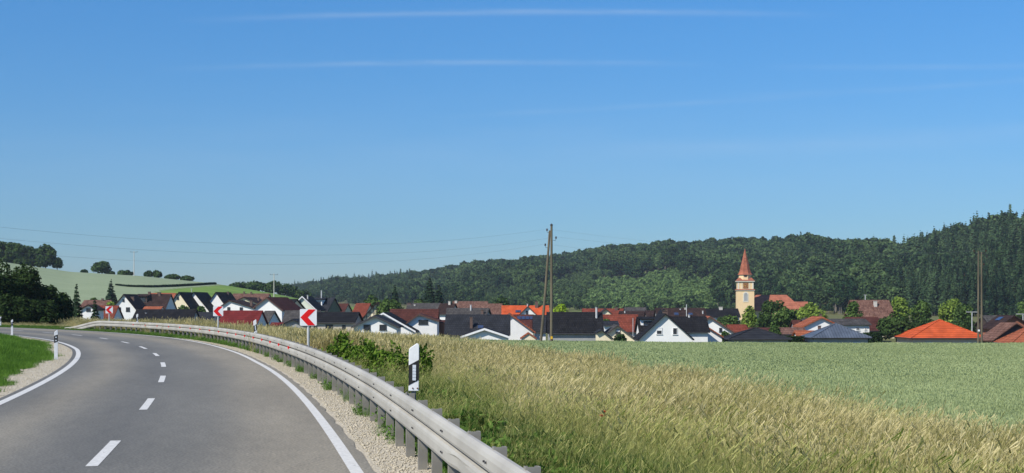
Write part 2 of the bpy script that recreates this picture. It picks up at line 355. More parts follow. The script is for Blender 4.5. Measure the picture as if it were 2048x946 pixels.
# ------------------------------------------------------------------ ground sheet
def build_ground():
    az_f = np.arctan((np.arange(-160, 2300, 9.0) - 1024) / F)
    rest = np.linspace(az_f[-1], az_f[0] + 2 * math.pi, 150)[1:-1]
    az = np.concatenate([az_f, rest]); na = len(az)
    rad = np.concatenate([[2.0], np.geomspace(3, 120, 130), np.geomspace(121.5, 430, 90)[0:], np.geomspace(434, 2600, 210), [3200, 4200, 6000, 9000]])
    A, Rr = np.meshgrid(az, rad); cosv = np.cos(A)
    # iso-distance rings inside the view
    f = np.where(cosv > 0.3, 1 / np.maximum(cosv, 0.3), 1 / 0.3)
    w_ = np.where(np.abs(np.arctan2(np.sin(A), np.cos(A))) < 0.5, 1.0, 0.0)
    rr = Rr * (w_ * f + (1 - w_))
    X = rr * np.sin(A); Y = rr * np.cos(A); Z = tz(X, Y)
    V = np.stack([X.ravel(), Y.ravel(), Z.ravel()], 1); nr = len(rad)
    i = np.arange(nr - 1)[:, None] * na + np.arange(na)[None, :]; j = np.arange(nr - 1)[:, None] * na + (np.arange(na)[None, :] + 1) % na
    Q = np.stack([i, j, j + na, i + na], -1).reshape(-1, 4)
    V = np.vstack([V, [[0, 0, tzf(0, 0.01)]]]); c = len(V) - 1
    # centre as quads with doubled vertex avoided: use separate triangle fan through from_pydata-free path
    me = bpy.data.meshes.new('ground')
    me.from_pydata(V.tolist(), [], Q[:, ::-1].tolist() + [(c, (k + 1) % na, k) for k in range(na)]); me.update()
    x, y = V[:, 0], V[:, 1]; u = ucol(x, y); s_, o_ = road_st(x, y)
    t = o_ - wr(s_)
    # cover masks
    row = HZ - (V[:, 2] - CH) / np.maximum(y, 1) * F
    hill = (y > 440) & (y < 900) & (u < 760)
    track = np.interp(u, [200, 240, 320, 430, 520], [571, 572, 576, 569, 566])
    edge = np.interp(u, [100, 250, 300, 322, 365, 430, 700], [640, 600, 592, 582, 577, 571, 560])
    wheat_hill = hill & (row < edge)
    # sown field beyond verge, right
    wb = wheat_inside(x, y)
    wheat = (wheat_hill | wb)
    lush = hill & ~wheat_hill
    lush2 = (o_ < -wl(s_) - 1.0) & (y < 430)
    clear = (u > 1140) & (u < 1460) & (y > 800) & (y < 2000)
    col = np.zeros((len(V), 4), np.float32); col[:, 3] = 1
    col[:, 0] = wheat; col[:, 1] = lush + .25 * clear; col[:, 2] = lush2
    a = me.color_attributes.new('cover', 'FLOAT_COLOR', 'POINT'); a.data.foreach_set('color', col.ravel())
    me.polygons.foreach_set('use_smooth', [True] * len(me.polygons))
    m, t_, p = base_mat('ground_cover'); n = t_.nodes.new; l = t_.links.new
    p.inputs['Roughness'].default_value = 0.95; p.inputs['Specular IOR Level'].default_value = 0.1
    ca = n('ShaderNodeVertexColor'); ca.layer_name = 'cover'; sp = n('ShaderNodeSeparateColor'); l(ca.outputs[0], sp.inputs[0])
    g = n('ShaderNodeNewGeometry')
    def noise(sc, det=6, st=(1, 1, 1)):
        mp = n('ShaderNodeMapping'); mp.inputs['Scale'].default_value = st; l(g.outputs['Position'], mp.inputs[0])
        z = n('ShaderNodeTexNoise'); z.inputs['Scale'].default_value = sc; z.inputs['Detail'].default_value = det; l(mp.outputs[0], z.inputs[0]); return z.outputs[0]
    def ramp(f_, a_, b_, p0=0.35, p1=0.65):
        r = n('ShaderNodeValToRGB'); r.color_ramp.elements[0].position = p0; r.color_ramp.elements[1].position = p1
        r.color_ramp.elements[0].color = (*a_, 1); r.color_ramp.elements[1].color = (*b_, 1); l(f_, r.inputs[0]); return r.outputs[0]
    def mix(f_, a_, b_):
        r = n('ShaderNodeMixRGB'); l(f_, r.inputs[0]); l(a_, r.inputs[1]); l(b_, r.inputs[2]); return r.outputs[0]
    basec = ramp(noise(0.8), (0.08, 0.10, 0.03), (0.16, 0.15, 0.065))
    wheatc = mix(n_half(t_, n, 0.5), ramp(noise(0.05, 8, (1, 5, 1)), (0.195, 0.245, 0.145), (0.25, 0.30, 0.185)), ramp(noise(1.3, 4), (0.18, 0.225, 0.13), (0.25, 0.30, 0.18)))
    lushc = ramp(noise(0.06, 8, (1, 3, 1)), (0.105, 0.185, 0.035), (0.17, 0.26, 0.055))
    lush2c = ramp(noise(0.9), (0.05, 0.11, 0.02), (0.09, 0.17, 0.03))
    c_ = mix(sp.outputs[0], basec, wheatc); c_ = mix(sp.outputs[1], c_, lushc); c_ = mix(sp.outputs[2], c_, lush2c)
    l(c_, p.inputs['Base Color'])
    b = n('ShaderNodeBump'); b.inputs['Strength'].default_value = 0.6; b.inputs['Distance'].default_value = 0.1; l(noise(3, 8), b.inputs['Height']); l(b.outputs[0], p.inputs['Normal'])
    me.materials.append(m)
    return tag(link('ground', me), kind='structure')
def n_half(t_, n, v): q = n('ShaderNodeValue'); q.outputs[0].default_value = v; return q.outputs[0]
WB_U = np.array([(6.3, 10), (6.35, 17.6), (5.6, 25), (4.3, 36), (2.2, 46), (.6, 55), (-1.7, 68), (-4.4, 80), (-6.5, 92), (-7, 102), (-2, 122)])
def wheat_inside(x, y):
    xb = np.interp(y, WB_U[:, 1], WB_U[:, 0]); yb = np.interp(ucol(x, y), *DCU) + 4
    return (x > xb) & (y < yb) & (y > -30) & (x < 120)
ground = build_ground()

# ------------------------------------------------------------------ road sheets
def strip(name, s0, s1, offa, offb, z, mat, step=1.0, uv=True, parent=None, za=None, jit=None, thick=0.0):
    s = np.arange(s0, s1 + 1e-6, step); 
    if s1 - s[-1] > 1e-3: s = np.append(s, s1)
    fa = offa(s) if callable(offa) else offa + 0 * s; fb = offb(s) if callable(offb) else offb + 0 * s
    if jit is not None: fb = fb + jit(s)
    a = rp(s, fa, z); b = rp(s, fb, z if za is None else za); n = len(s)
    V = np.vstack([a, b]).tolist(); Q = [(i, i + n, i + n + 1, i + 1) for i in range(n - 1)]
    me = bpy.data.meshes.new(name); me.from_pydata(V, [], Q); me.update()
    if uv:
        uvl = me.uv_layers.new(name='UVMap')
        for poly in me.polygons:
            for li in poly.loop_indices:
                vi = me.loops[li].vertex_index; k = vi % n
                uvl.data[li].uv = (fa[k] if vi < n else fb[k], s[k])
    me.materials.append(mat); o = link(name, me, parent)
    if me.polygons[0].normal.z < 0: me.flip_normals()
    return o
def asphalt():
    m, t, p = base_mat('asphalt'); n = t.nodes.new; l = t.links.new
    p.inputs['Specular IOR Level'].default_value = 0.35
    uv = n('ShaderNodeUVMap'); sp = n('ShaderNodeSeparateXYZ'); l(uv.outputs[0], sp.inputs[0])
    def noise(sc, det, st, vec=uv.outputs[0]):
        mp = n('ShaderNodeMapping'); mp.inputs['Scale'].default_value = st; l(vec, mp.inputs[0])
        z = n('ShaderNodeTexNoise'); z.inputs['Scale'].default_value = sc; z.inputs['Detail'].default_value = det; l(mp.outputs[0], z.inputs[0]); return z.outputs[0]
    # worn wheel paths: lateral profile
    wob = noise(1, 4, (0.6, 0.06, 1))
    a = n('ShaderNodeMath'); a.operation = 'MULTIPLY_ADD'; a.inputs[1].default_value = 0.9; l(wob, a.inputs[0]); l(sp.outputs[0], a.inputs[2])
    mr = n('ShaderNodeMapRange'); mr.inputs[1].default_value = -3.6; mr.inputs[2].default_value = 4.5; l(a.outputs[0], mr.inputs[0])
    cr = n('ShaderNodeValToRGB'); E = cr.color_ramp.elements; cr.color_ramp.interpolation = 'B_SPLINE'
    dk = (0.110, 0.107, 0.095, 1); lt = (0.225, 0.200, 0.150, 1); md = (0.146, 0.139, 0.117, 1)
    prof = [(0, dk), (0.12, dk), (0.22, md), (0.30, lt), (0.38, md), (0.48, dk), (0.56, md), (0.65, md), (0.74, lt), (0.86, lt), (0.93, md), (1, dk)]
    E[0].color = dk; E[1].color = dk
    for q, c_ in prof[1:-1]: e = E.new(q); e.color = c_
    l(mr.outputs[0], cr.inputs[0])
    gp = n('ShaderNodeTexCoord')
    big = noise(1, 5, (0.5, 0.12, 1)); fine = noise(28, 6, (1, 1, 1), gp.outputs['Object']); fine2 = noise(5, 6, (1, 0.3, 1))
    s1 = n('ShaderNodeMapRange'); s1.inputs[1].default_value = 0.3; s1.inputs[2].default_value = 0.7; s1.inputs[3].default_value = 0.86; s1.inputs[4].default_value = 1.13; l(big, s1.inputs[0])
    s2 = n('ShaderNodeMapRange'); s2.inputs[1].default_value = 0.3; s2.inputs[2].default_value = 0.7; s2.inputs[3].default_value = 0.62; s2.inputs[4].default_value = 1.42; l(fine, s2.inputs[0])
    s3 = n('ShaderNodeMapRange'); s3.inputs[1].default_value = 0.3; s3.inputs[2].default_value = 0.7; s3.inputs[3].default_value = 0.92; s3.inputs[4].default_value = 1.08; l(fine2, s3.inputs[0])
    k = n('ShaderNodeMath'); k.operation = 'MULTIPLY'; l(s1.outputs[0], k.inputs[0]); l(s2.outputs[0], k.inputs[1])
    k2 = n('ShaderNodeMath'); k2.operation = 'MULTIPLY'; l(k.outputs[0], k2.inputs[0]); l(s3.outputs[0], k2.inputs[1])
    mu = n('ShaderNodeVectorMath'); mu.operation = 'SCALE'; l(cr.outputs[0], mu.inputs[0]); l(k2.outputs[0], mu.inputs['Scale'])
    l(mu.outputs[0], p.inputs['Base Color']); p.inputs['Roughness'].default_value = 0.75
    b = n('ShaderNodeBump'); b.inputs['Strength'].default_value = 0.35; b.inputs['Distance'].default_value = 0.01; l(fine, b.inputs['Height']); l(b.outputs[0], p.inputs['Normal'])
    return m
MAT['asphalt'] = asphalt()
MAT['line'] = pm('road_paint', (0.62, 0.61, 0.57), (0.50, 0.49, 0.45), 9, 0.6, detail=10)
_t = MAT['line'].node_tree; _r = [q for q in _t.nodes if q.type == 'VALTORGB'][0]; _e = _r.color_ramp.elements.new(0.30); _e.color = (0.22, 0.21, 0.19, 1); _r.color_ramp.elements[1].position = 0.38; _r.color_ramp.elements[1].color = (0.62, 0.61, 0.57, 1); _r.color_ramp.elements[0].color = (0.22, 0.21, 0.19, 1)
def gravel_mat(name, a_, b_, sc):
    m, t, p = base_mat(name); n = t.nodes.new; l = t.links.new
    tcn = n('ShaderNodeTexCoord'); v = n('ShaderNodeTexVoronoi'); v.inputs['Scale'].default_value = sc; l(tcn.outputs['Object'], v.inputs[0])
    nz = n('ShaderNodeTexNoise'); nz.inputs['Scale'].default_value = 2.5; nz.inputs['Detail'].default_value = 6; l(tcn.outputs['Object'], nz.inputs[0])
    cr = n('ShaderNodeValToRGB'); cr.color_ramp.elements[0].color = (*a_, 1); cr.color_ramp.elements[1].color = (*b_, 1)
    ms = n('ShaderNodeMath'); ms.operation = 'MULTIPLY_ADD'; ms.inputs[1].default_value = 0.6
    bw = n('ShaderNodeRGBToBW'); l(v.outputs['Color'], bw.inputs[0]); l(bw.outputs[0], ms.inputs[0])
    m2 = n('ShaderNodeMath'); m2.operation = 'MULTIPLY'; m2.inputs[1].default_value = 0.5; l(nz.outputs[0], m2.inputs[0]); l(m2.outputs[0], ms.inputs[2])
    l(ms.outputs[0], cr.inputs[0]); l(cr.outputs[0], p.inputs['Base Color']); p.inputs['Roughness'].default_value = 0.9
    b = n('ShaderNodeBump'); b.inputs['Strength'].default_value = 0.8; b.inputs['Distance'].default_value = 0.02; b.invert = True
    l(v.outputs['Distance'], b.inputs['Height']); l(b.outputs[0], p.inputs['Normal']); return m
MAT['gravel'] = gravel_mat('limestone_gravel', (0.24, 0.205, 0.14), (0.60, 0.54, 0.42), 34)
MAT['stone'] = pm('limestone_chip', (0.58, 0.52, 0.40), (0.34, 0.30, 0.22), 30, 0.9)
jr = lambda s: 0.05 * np.sin(s * 2.1) + 0.04 * np.sin(s * 5.3 + 1)
tag(strip('gravel_shoulder', -30, 150, lambda s: wl(s) * -1 - 0.1, lambda s: -wl(s) - 1.45 + 0.2 * np.sin(s * .31) + 0.15 * np.sin(s * 1.1), -0.012, MAT['gravel'], jit=jr), kind='structure')
tag(strip('gravel_shoulder', -30, 66, lambda s: wr(s) + 0.12, lambda s: wr(s) + 0.98 - 0.28 * ss(25, 62, s), -0.012, MAT['gravel'], jit=jr), kind='structure')
tag(strip('road', -60, 200, lambda s: -wl(s) - 0.22, lambda s: wr(s) + 0.21 + 0.02 * np.sin(s * 3.1) + 0.015 * np.sin(s * 7.7), 0.0, MAT['asphalt'], step=0.5), kind='structure')
el = tag(strip('edge_line', -60, 200, lambda s: wr(s) - 0.072, lambda s: wr(s) + 0.072, 0.004, MAT['line'], step=0.5), kind='structure')
tag(strip('edge_line', -60, 200, lambda s: -wl(s) - 0.085, lambda s: -wl(s) + 0.085, 0.004, MAT['line'], step=0.5), kind='structure')
ds = [(0, 3.1), (8.9, 12), (18, 21.2), (26.7, 30.1), (36.1, 39.3), (45, 48.6), (54.4, 57.7), (63.7, 66.8), (73.3, 76.7), (82.7, 86), (91.6, 94.8)]
ds = [(-36, -33), (-27, -24), (-18, -15), (-9, -6)] + ds + [(100.5 + 9 * i, 103.6 + 9 * i) for i in range(9)]
for a, b in ds: tag(strip('centre_dash', a, b, -0.07, 0.07, 0.004, MAT['line'], step=0.4), kind='structure')

# ------------------------------------------------------------------ leaf geometry
def frames(nrm, r):
    nrm = nrm / np.linalg.norm(nrm, axis=1, keepdims=True)
    a = np.cross(nrm, r.normal(size=nrm.shape)); a /= np.linalg.norm(a, axis=1, keepdims=True)
    return a, np.cross(nrm, a)
def leaf_quads(P, nrm, size, r, aspect=1.0):
    a, b = frames(nrm, r); h = np.asarray(size)[:, None] / 2
    V = np.stack([P - a * h - b * h * aspect, P + a * h - b * h * aspect * 0.6, P + a * h * 0.7 + b * h * aspect, P - a * h * 0.8 + b * h * aspect * 0.8], 1).reshape(-1, 3)
    return V, np.arange(len(V)).reshape(-1, 4)
def crown_geo(seed, rx, rz, zc, n, size, lobes=16, shape='round'):
    r = np.random.default_rng(seed); L = []
    L.append((np.array([0, 0, zc]), np.array([rx * .72, rx * .72, rz * .78])))
    for i in range(lobes):
        th = r.uniform(0, 2 * math.pi); ph = math.asin(r.uniform(-0.75, 1.0))
        c = np.array([math.cos(th) * math.cos(ph) * rx * .60, math.sin(th) * math.cos(ph) * rx * .60, zc + math.sin(ph) * rz * .66])
        if shape == 'ovate': c[:2] *= 1.05 - 0.55 * max(0, math.sin(ph))
        q = r.uniform(0.26, 0.44); L.append((c, np.array([rx * q, rx * q, (rx + rz) / 2 * q * r.uniform(.7, 1)])))
    wts = np.array([l_[1][0] * l_[1][2] for l_ in L]); wts[0] *= .5; k = r.choice(len(L), n, p=wts / wts.sum())
    cs = np.array([l_[0] for l_ in L])[k]; rs = np.array([l_[1] for l_ in L])[k]
    d = r.normal(size=(n, 3)); d /= np.linalg.norm(d, axis=1, keepdims=True)
    P = cs + d * rs * r.uniform(0.72, 1.08, (n, 1))
    nr = d * 0.9 + r.normal(size=(n, 3)) * 0.55 + np.array([0, 0, .25])
    return leaf_quads(P, nr, size * r.uniform(.6, 1.35, n), r)
def spruce_geo(seed, R_, H, n, size, base=0.06):
    r = np.random.default_rng(seed); t = 1 - np.sqrt(r.uniform(0, 1, n)); t = base + (1 - base) * t
    tier = np.round(t * H / (H * 0.055)) * 0.055; t = 0.7 * t + 0.3 * np.clip(tier, base, 1)
    th = r.uniform(0, 2 * math.pi, n); arms = 1 + 0.16 * np.sin(th * 5 + t * 40) + 0.10 * np.sin(th * 3 + seed)
    rad = R_ * (1 - t) ** 0.85 * arms * r.uniform(0.45, 1.05, n) + 0.05
    P = np.stack([np.cos(th) * rad, np.sin(th) * rad, t * H - rad * 0.22], 1)
    nr = np.stack([np.cos(th) * .55, np.sin(th) * .55, np.full(n, .75)], 1) + r.normal(size=(n, 3)) * 0.3
    return leaf_quads(P, nr, size * r.uniform(.6, 1.3, n) * (0.45 + 0.75 * (1 - t)), r, 1.1)
def trunk_mb(H, r0, seed=0, limbs=5, lh=0.5, spread=1.0):
    r = random.Random(seed); m = MB()
    m.tube([(0, 0, -0.6), (0, 0, H * .3), (r.uniform(-.1, .1), r.uniform(-.1, .1), H * .65), (0, 0, H)], [r0 * 1.2, r0, r0 * .6, r0 * .2], 7)
    for i in range(limbs):
        a = i * 2.4 + r.random(); z0 = H * (lh * .6 + .3 * r.random()); q = spread * r.uniform(.6, 1)
        m.tube([(0, 0, z0), (math.cos(a) * q * .45, math.sin(a) * q * .45, z0 + q * .5), (math.cos(a) * q, math.sin(a) * q, z0 + q * .9)], [r0 * .5, r0 * .3, r0 * .1], 5)
    return m
TREEN = [100]
def tree(label, name, kind, u, d, ytop, ybase_px=None, wpx=30, leaf='mid_leaf', group='trees between the houses', dens=1.0, zb=None, trunk_frac=0.16, shape='round', cat='tree'):
    TREEN[0] += 1; seed = TREEN[0]
    x = at(u, d); z0 = tzf(x, d) if zb is None else zb; H = zat(ytop, d) - z0; s = F / d; rx = wpx / s / 2
    e = empty(name, (x, d, z0), rng.uniform(0, 6.28)); tag(e, label, cat, group)
    px = 1.15 * d / 1400.0        # about one pixel of the finished picture, in metres
    sz = max(0.16, min(0.7, px * 1.35))
    if kind == 'conifer':
        n = int(np.clip(2.2 * rx * H / sz ** 2 * 4.0 * dens, 1500, 14000)); V, Q = spruce_geo(seed, rx * 1.1, H, n, sz * 1.7)
        trunk_mb(H * .96, max(.12, H * .016), seed, 0).build('trunk', MAT['bark'], e)
    else:
        tf = trunk_frac; rz = H * (1 - tf) / 2; zc = H * tf + rz
        n = int(np.clip(4 * math.pi * rx * (rx + rz) / 2 / sz ** 2 * 2.0 * dens, 900, 15000)); V, Q = crown_geo(seed, rx * 1.12, rz, zc, n, sz * 1.25, lobes=30, shape=shape)
        trunk_mb(H * .75, max(.1, H * .02), seed, 6, .5, rx * .7).build('trunk', MAT['bark'], e)
    link('crown', npmesh('crown', V, Q, [MAT[leaf]]), e)
    return e

# ------------------------------------------------------------------ scatter (stuff only)
def variant_collection(name, meshes):
    col = bpy.data.collections.new(name)
    for i, me in enumerate(meshes):
        o = bpy.data.objects.new('%s_%02d' % (name, i), me); col.objects.link(o)
    return col
def scatter(name, P, sc, vi, col, tintv, label, cat, kind='stuff', tilt=None, wind=False):
    me = bpy.data.meshes.new(name); n = len(P)
    me.vertices.add(n); me.vertices.foreach_set('co', np.asarray(P, np.float32).ravel())
    def at_(nm, ty, arr, key='value'):
        a = me.attributes.new(nm, ty, 'POINT'); a.data.foreach_set(key, arr.ravel())
    rot = np.zeros((n, 3), np.float32); rot[:, 2] = rng.uniform(0, 6.283, n)
    if wind: rot[:, 2] = rng.normal(0.0, .85, n)
    if tilt is not None: rot = tilt.astype(np.float32)
    at_('rot', 'FLOAT_VECTOR', rot, 'vector'); sc = np.asarray(sc, np.float32)
    if sc.ndim == 1: sc = np.repeat(sc[:, None], 3, 1)
    at_('scl', 'FLOAT_VECTOR', sc, 'vector'); at_('vi', 'INT', np.asarray(vi, np.int32)); at_('tint', 'FLOAT', np.asarray(tintv, np.float32))
    o = link(name, me); md = o.modifiers.new('scatter', 'NODES')
    g = bpy.data.node_groups.new(name, 'GeometryNodeTree'); md.node_group = g
    g.interface.new_socket('Geometry', in_out='INPUT', socket_type='NodeSocketGeometry'); g.interface.new_socket('Geometry', in_out='OUTPUT', socket_type='NodeSocketGeometry')
    gi = g.nodes.new('NodeGroupInput'); go = g.nodes.new('NodeGroupOutput'); ip = g.nodes.new('GeometryNodeInstanceOnPoints'); ci = g.nodes.new('GeometryNodeCollectionInfo')
    ci.inputs['Collection'].default_value = col; ci.inputs['Separate Children'].default_value = True; ci.inputs['Reset Children'].default_value = True
    ip.inputs['Pick Instance'].default_value = True
    def na(nm, ty): q = g.nodes.new('GeometryNodeInputNamedAttribute'); q.data_type = ty; q.inputs[0].default_value = nm; return [x for x in q.outputs if x.enabled and x.name == 'Attribute'][0]
    l = g.links.new; l(gi.outputs[0], ip.inputs['Points']); l(ci.outputs[0], ip.inputs['Instance'])
    l(na('vi', 'INT'), ip.inputs['Instance Index']); l(na('rot', 'FLOAT_VECTOR'), ip.inputs['Rotation']); l(na('scl', 'FLOAT_VECTOR'), ip.inputs['Scale'])
    l(ip.outputs[0], go.inputs[0]); tag(o, label, cat, kind=kind); return o
#@@FOREST
def forest():
    meshes = []
    def withtrunk(V, Q, H, r0, leaf, bark):
        n0 = len(V); tv = []; 
        for k in range(5):
            a = k * 2 * math.pi / 5; tv += [(math.cos(a) * r0, math.sin(a) * r0, -2)]
        for k in range(5):
            a = k * 2 * math.pi / 5; tv += [(math.cos(a) * r0 * .4, math.sin(a) * r0 * .4, H)]
        tq = [(n0 + k, n0 + (k + 1) % 5, n0 + 5 + (k + 1) % 5, n0 + 5 + k) for k in range(5)]
        return npmesh('forest_tree', np.vstack([V, tv]), np.vstack([Q, tq]), [leaf, bark], mi=[0] * len(Q) + [1] * 5)
    for i in range(5):                       # 0-4 spruce
        H = 22 + i; V, Q = spruce_geo(300 + i, 3.4 + .25 * i, H, 620, 1.5, base=0.1); meshes.append(withtrunk(V, Q, H * .9, .3, MAT['forest_conifer'], MAT['bark']))
    for i in range(5):                       # 5-9 beech and oak
        V, Q = crown_geo(320 + i, 5.2 + .3 * i, 7.2, 13.5, 620, 1.45, lobes=14); meshes.append(withtrunk(V, Q, 15, .33, MAT['forest_leaf'], MAT['pale_bark']))
    for i in range(4):                       # 10-13 young growth
        V, Q = crown_geo(340 + i, 2.4, 2.9, 3.1, 150, 1.3, lobes=7); meshes.append(withtrunk(V, Q, 4, .12, MAT['young_leaf'], MAT['bark']))
    col = variant_collection('forest_tree_kinds', meshes)
    n = 46000; us = rng.uniform(575, 2330, n); q = rng.uniform(0, 1, n)
    d0 = np.interp(us, *FD0) - 30; d1 = np.interp(us, *FD1) + 110
    dd = np.sqrt(d0 ** 2 + q * (d1 ** 2 - d0 ** 2)); x = at(us, dd)
    # thin to an even spacing with a coarse hash grid
    key = (np.floor(x / 5.4).astype(int) * 100003 + np.floor(dd / 5.4).astype(int)); _, ix = np.unique(key, return_index=True)
    us, dd, x = us[ix], dd[ix], x[ix]; d0, d1 = d0[ix], d1[ix]; m = len(us)
    t = (dd - d0) / (d1 - d0)
    nz = np.sin(us * .013 + 1) + np.sin(dd * .012 + us * .02) + rng.normal(0, .6, m)
    # conifers dominate the right-hand slope and the left ridge
    edge = np.interp(us, [1400, 1560, 1700, 1900, 2048], [1.4, 0.7, -.6, -1.3, -1.6])
    con = (nz > edge + 0.35)
    con |= (us < 820) & (rng.random(m) < .35)
    con &= ~((us > 850) & (us < 1720) & (t > .5) & (rng.random(m) < .9))
    con &= ~((us > 1720) & (t > .8) & (rng.random(m) < .75))
    con &= ~((us > 1900) & (t > .6) & (rng.random(m) < .45))
    vi = np.where(con, rng.integers(0, 5, m), rng.integers(5, 10, m)); sc = np.clip(rng.normal(.92, .15, m), .55, 1.3) * np.interp(us, [575, 760], [.8, 1])
    zt = tz(x, dd); row = HZ - (zt + 3 - CH) / dd * F
    sc *= np.interp(t, [0, .25, .7], [.58, .78, 1.0]) * np.interp(us, [1500, 1800], [1, 1.2])
    wob = 14 * np.sin(us * .05 + 1) + 8 * np.sin(us * .13) + 10 * np.sin(dd * .03 + us * .02) + rng.normal(0, 5, m)
    top = np.interp(us, [1140, 1190, 1240, 1330, 1420, 1460], [612, 578, 555, 546, 553, 590]) + wob * .55
    young = (us > 1150 + wob) & (us < 1450 + wob) & (row > top)
    side = (us > 960) & (us < 1230) & (row > np.interp(us, [960, 1180, 1230], [596, 556, 552])) & ~young          # half-grown wood left of the clearing
    young |= (us > 1030) & (us < 1200) & (row > 572 + wob * .4) & (rng.random(m) < .55)
    side &= ~young
    clump = young & (np.sin(us * .07 + row * .02) * np.sin(row * .13 + us * .012) > .80)
    clump |= young & (row > 606 + wob * .15)
    dark_small = (clump & (rng.random(m) < .75)) | (young & (rng.random(m) < np.interp(row, [545, 570, 600], [.30, .10, .2]))); young &= ~dark_small
    foot = (t < .05) & (rng.random(m) < .6)
    dark_small |= foot & ~young
    vi = np.where(young, rng.integers(10, 14, m), vi)
    sc = np.where(young, rng.uniform(.55, 1.15, m), np.where(dark_small, rng.uniform(.20, .32, m), np.where(side, sc * .6, sc)))
    vi = np.where(dark_small, rng.integers(5, 10, m), vi)
    # extra young plants to close the clearing
    P = np.stack([x, dd, zt], 1); keep = np.ones(m, bool)
    tn = np.where(side, rng.normal(.28, .15, m), 0) + np.where(young, rng.normal(.12, .15, m), rng.normal(-.03, .2, m) + .14 * np.sin(us * .017 + 2) * np.sin(dd * .011 + 1) + .1 * np.sin(us * .05 + dd * .02))
    yj = np.nonzero(young)[0]; rep = np.repeat(yj, 3); jp = P[rep] + np.stack([rng.uniform(-4, 4, len(rep)), rng.uniform(-4, 4, len(rep)), np.zeros(len(rep))], 1)
    jp[:, 2] = tz(jp[:, 0], jp[:, 1])
    P = np.vstack([P, jp]); vi = np.concatenate([vi, rng.integers(10, 14, len(rep))]); sc = np.concatenate([sc, rng.uniform(.4, 1.0, len(rep))]); tn = np.concatenate([tn, rng.normal(0, .12, len(rep))])
    print('forest trees', len(P))
    scatter('forest', P, sc, vi, col, tn, 'dense mixed spruce and beech forest covering the long hillside behind the village', 'forest')
forest()

# ------------------------------------------------------------------ houses
HG = 'houses of the village'
def chimney(m_, par, x, y, zr, h=1.1, w_=0.6, mat='chimney_brick', cap=True):
    b = MB(); b.box((x, y, zr + h / 2 - 0.5), (w_, w_, h + 1.0)); 
    if cap: b.box((x, y, zr + h + 0.04), (w_ + .14, w_ + .14, .08))
    return b.build('chimney', MAT[mat], par)
def pipe(par, x, y, zr, h=1.6, r=.18):
    b = MB(); b.tube([(x, y, zr - .6), (x, y, zr + h)], r, 8); b.tube([(x, y, zr + h + .06), (x, y, zr + h + .12)], r * 1.35, 8); return b.build('chimney', MAT['steel'], par)
def window(par, face, a, z, w_, h, pos, frame='white_paint', glass='glass', shutter=0, div=True):
    """face: -Y/+Y gable planes, +X/-X side planes; a = coordinate along the wall; pos = wall plane coordinate"""
    fr = MB(); t = .09
    def bx(m, a0, z0, ww, hh, dep, off):
        if face in ('-Y', '+Y'):
            sg = -1 if face == '-Y' else 1; m.box((a0, pos + sg * off, z0), (ww, dep, hh))
        else:
            sg = 1 if face == '+X' else -1; m.box((pos + sg * off, a0, z0), (dep, ww, hh))
    bx(fr, a, z + h / 2 + t / 2, w_ + 2 * t, t, .10, .035); bx(fr, a, z - h / 2 - t / 2, w_ + 2 * t + .1, t, .16, .06)
    for sgn in (-1, 1): bx(fr, a + sgn * (w_ / 2 + t / 2), z, t, h, .10, .035)
    if div: bx(fr, a, z, .07, h, .08, .03)
    o = fr.build('window', MAT[frame], par)
    g = MB(); bx(g, a, z - h * shutter / 2, w_, h * (1 - shutter), .05, .012); g.build('pane', MAT[glass], o)
    if shutter:
        g = MB(); bx(g, a, z + h * (1 - shutter) / 2, w_, h * shutter - .004, .07, .022); g.build('shutter', MAT['white_paint'], o)
    return o
def roof_slabs(m, W, L, zr, ze, oh, og, th=.22, y0=0.0):
    """two pitched slabs, ridge on local Y"""
    sl = (zr - ze) / (W / 2); xo = W / 2 + oh; zo = zr - sl * xo; k = th
    for sg in (-1, 1):
        poly = [(0, y0 - L / 2 - og, zr), (sg * xo, y0 - L / 2 - og, zo), (sg * xo, y0 - L / 2 - og, zo + k), (0, y0 - L / 2 - og, zr + k)]
        if sg > 0: poly = poly[::-1]
        m.prism(poly, (0, 0, 0), (0, L + 2 * og, 0))
def pix_frame(u, d, phi, name, label, cat, group=HG):
    x = at(u, d); z0 = tzf(x, d) - 0.3
    e = empty(name, (x, d, z0), -phi); tag(e, label, cat, group); return e, z0, F / d
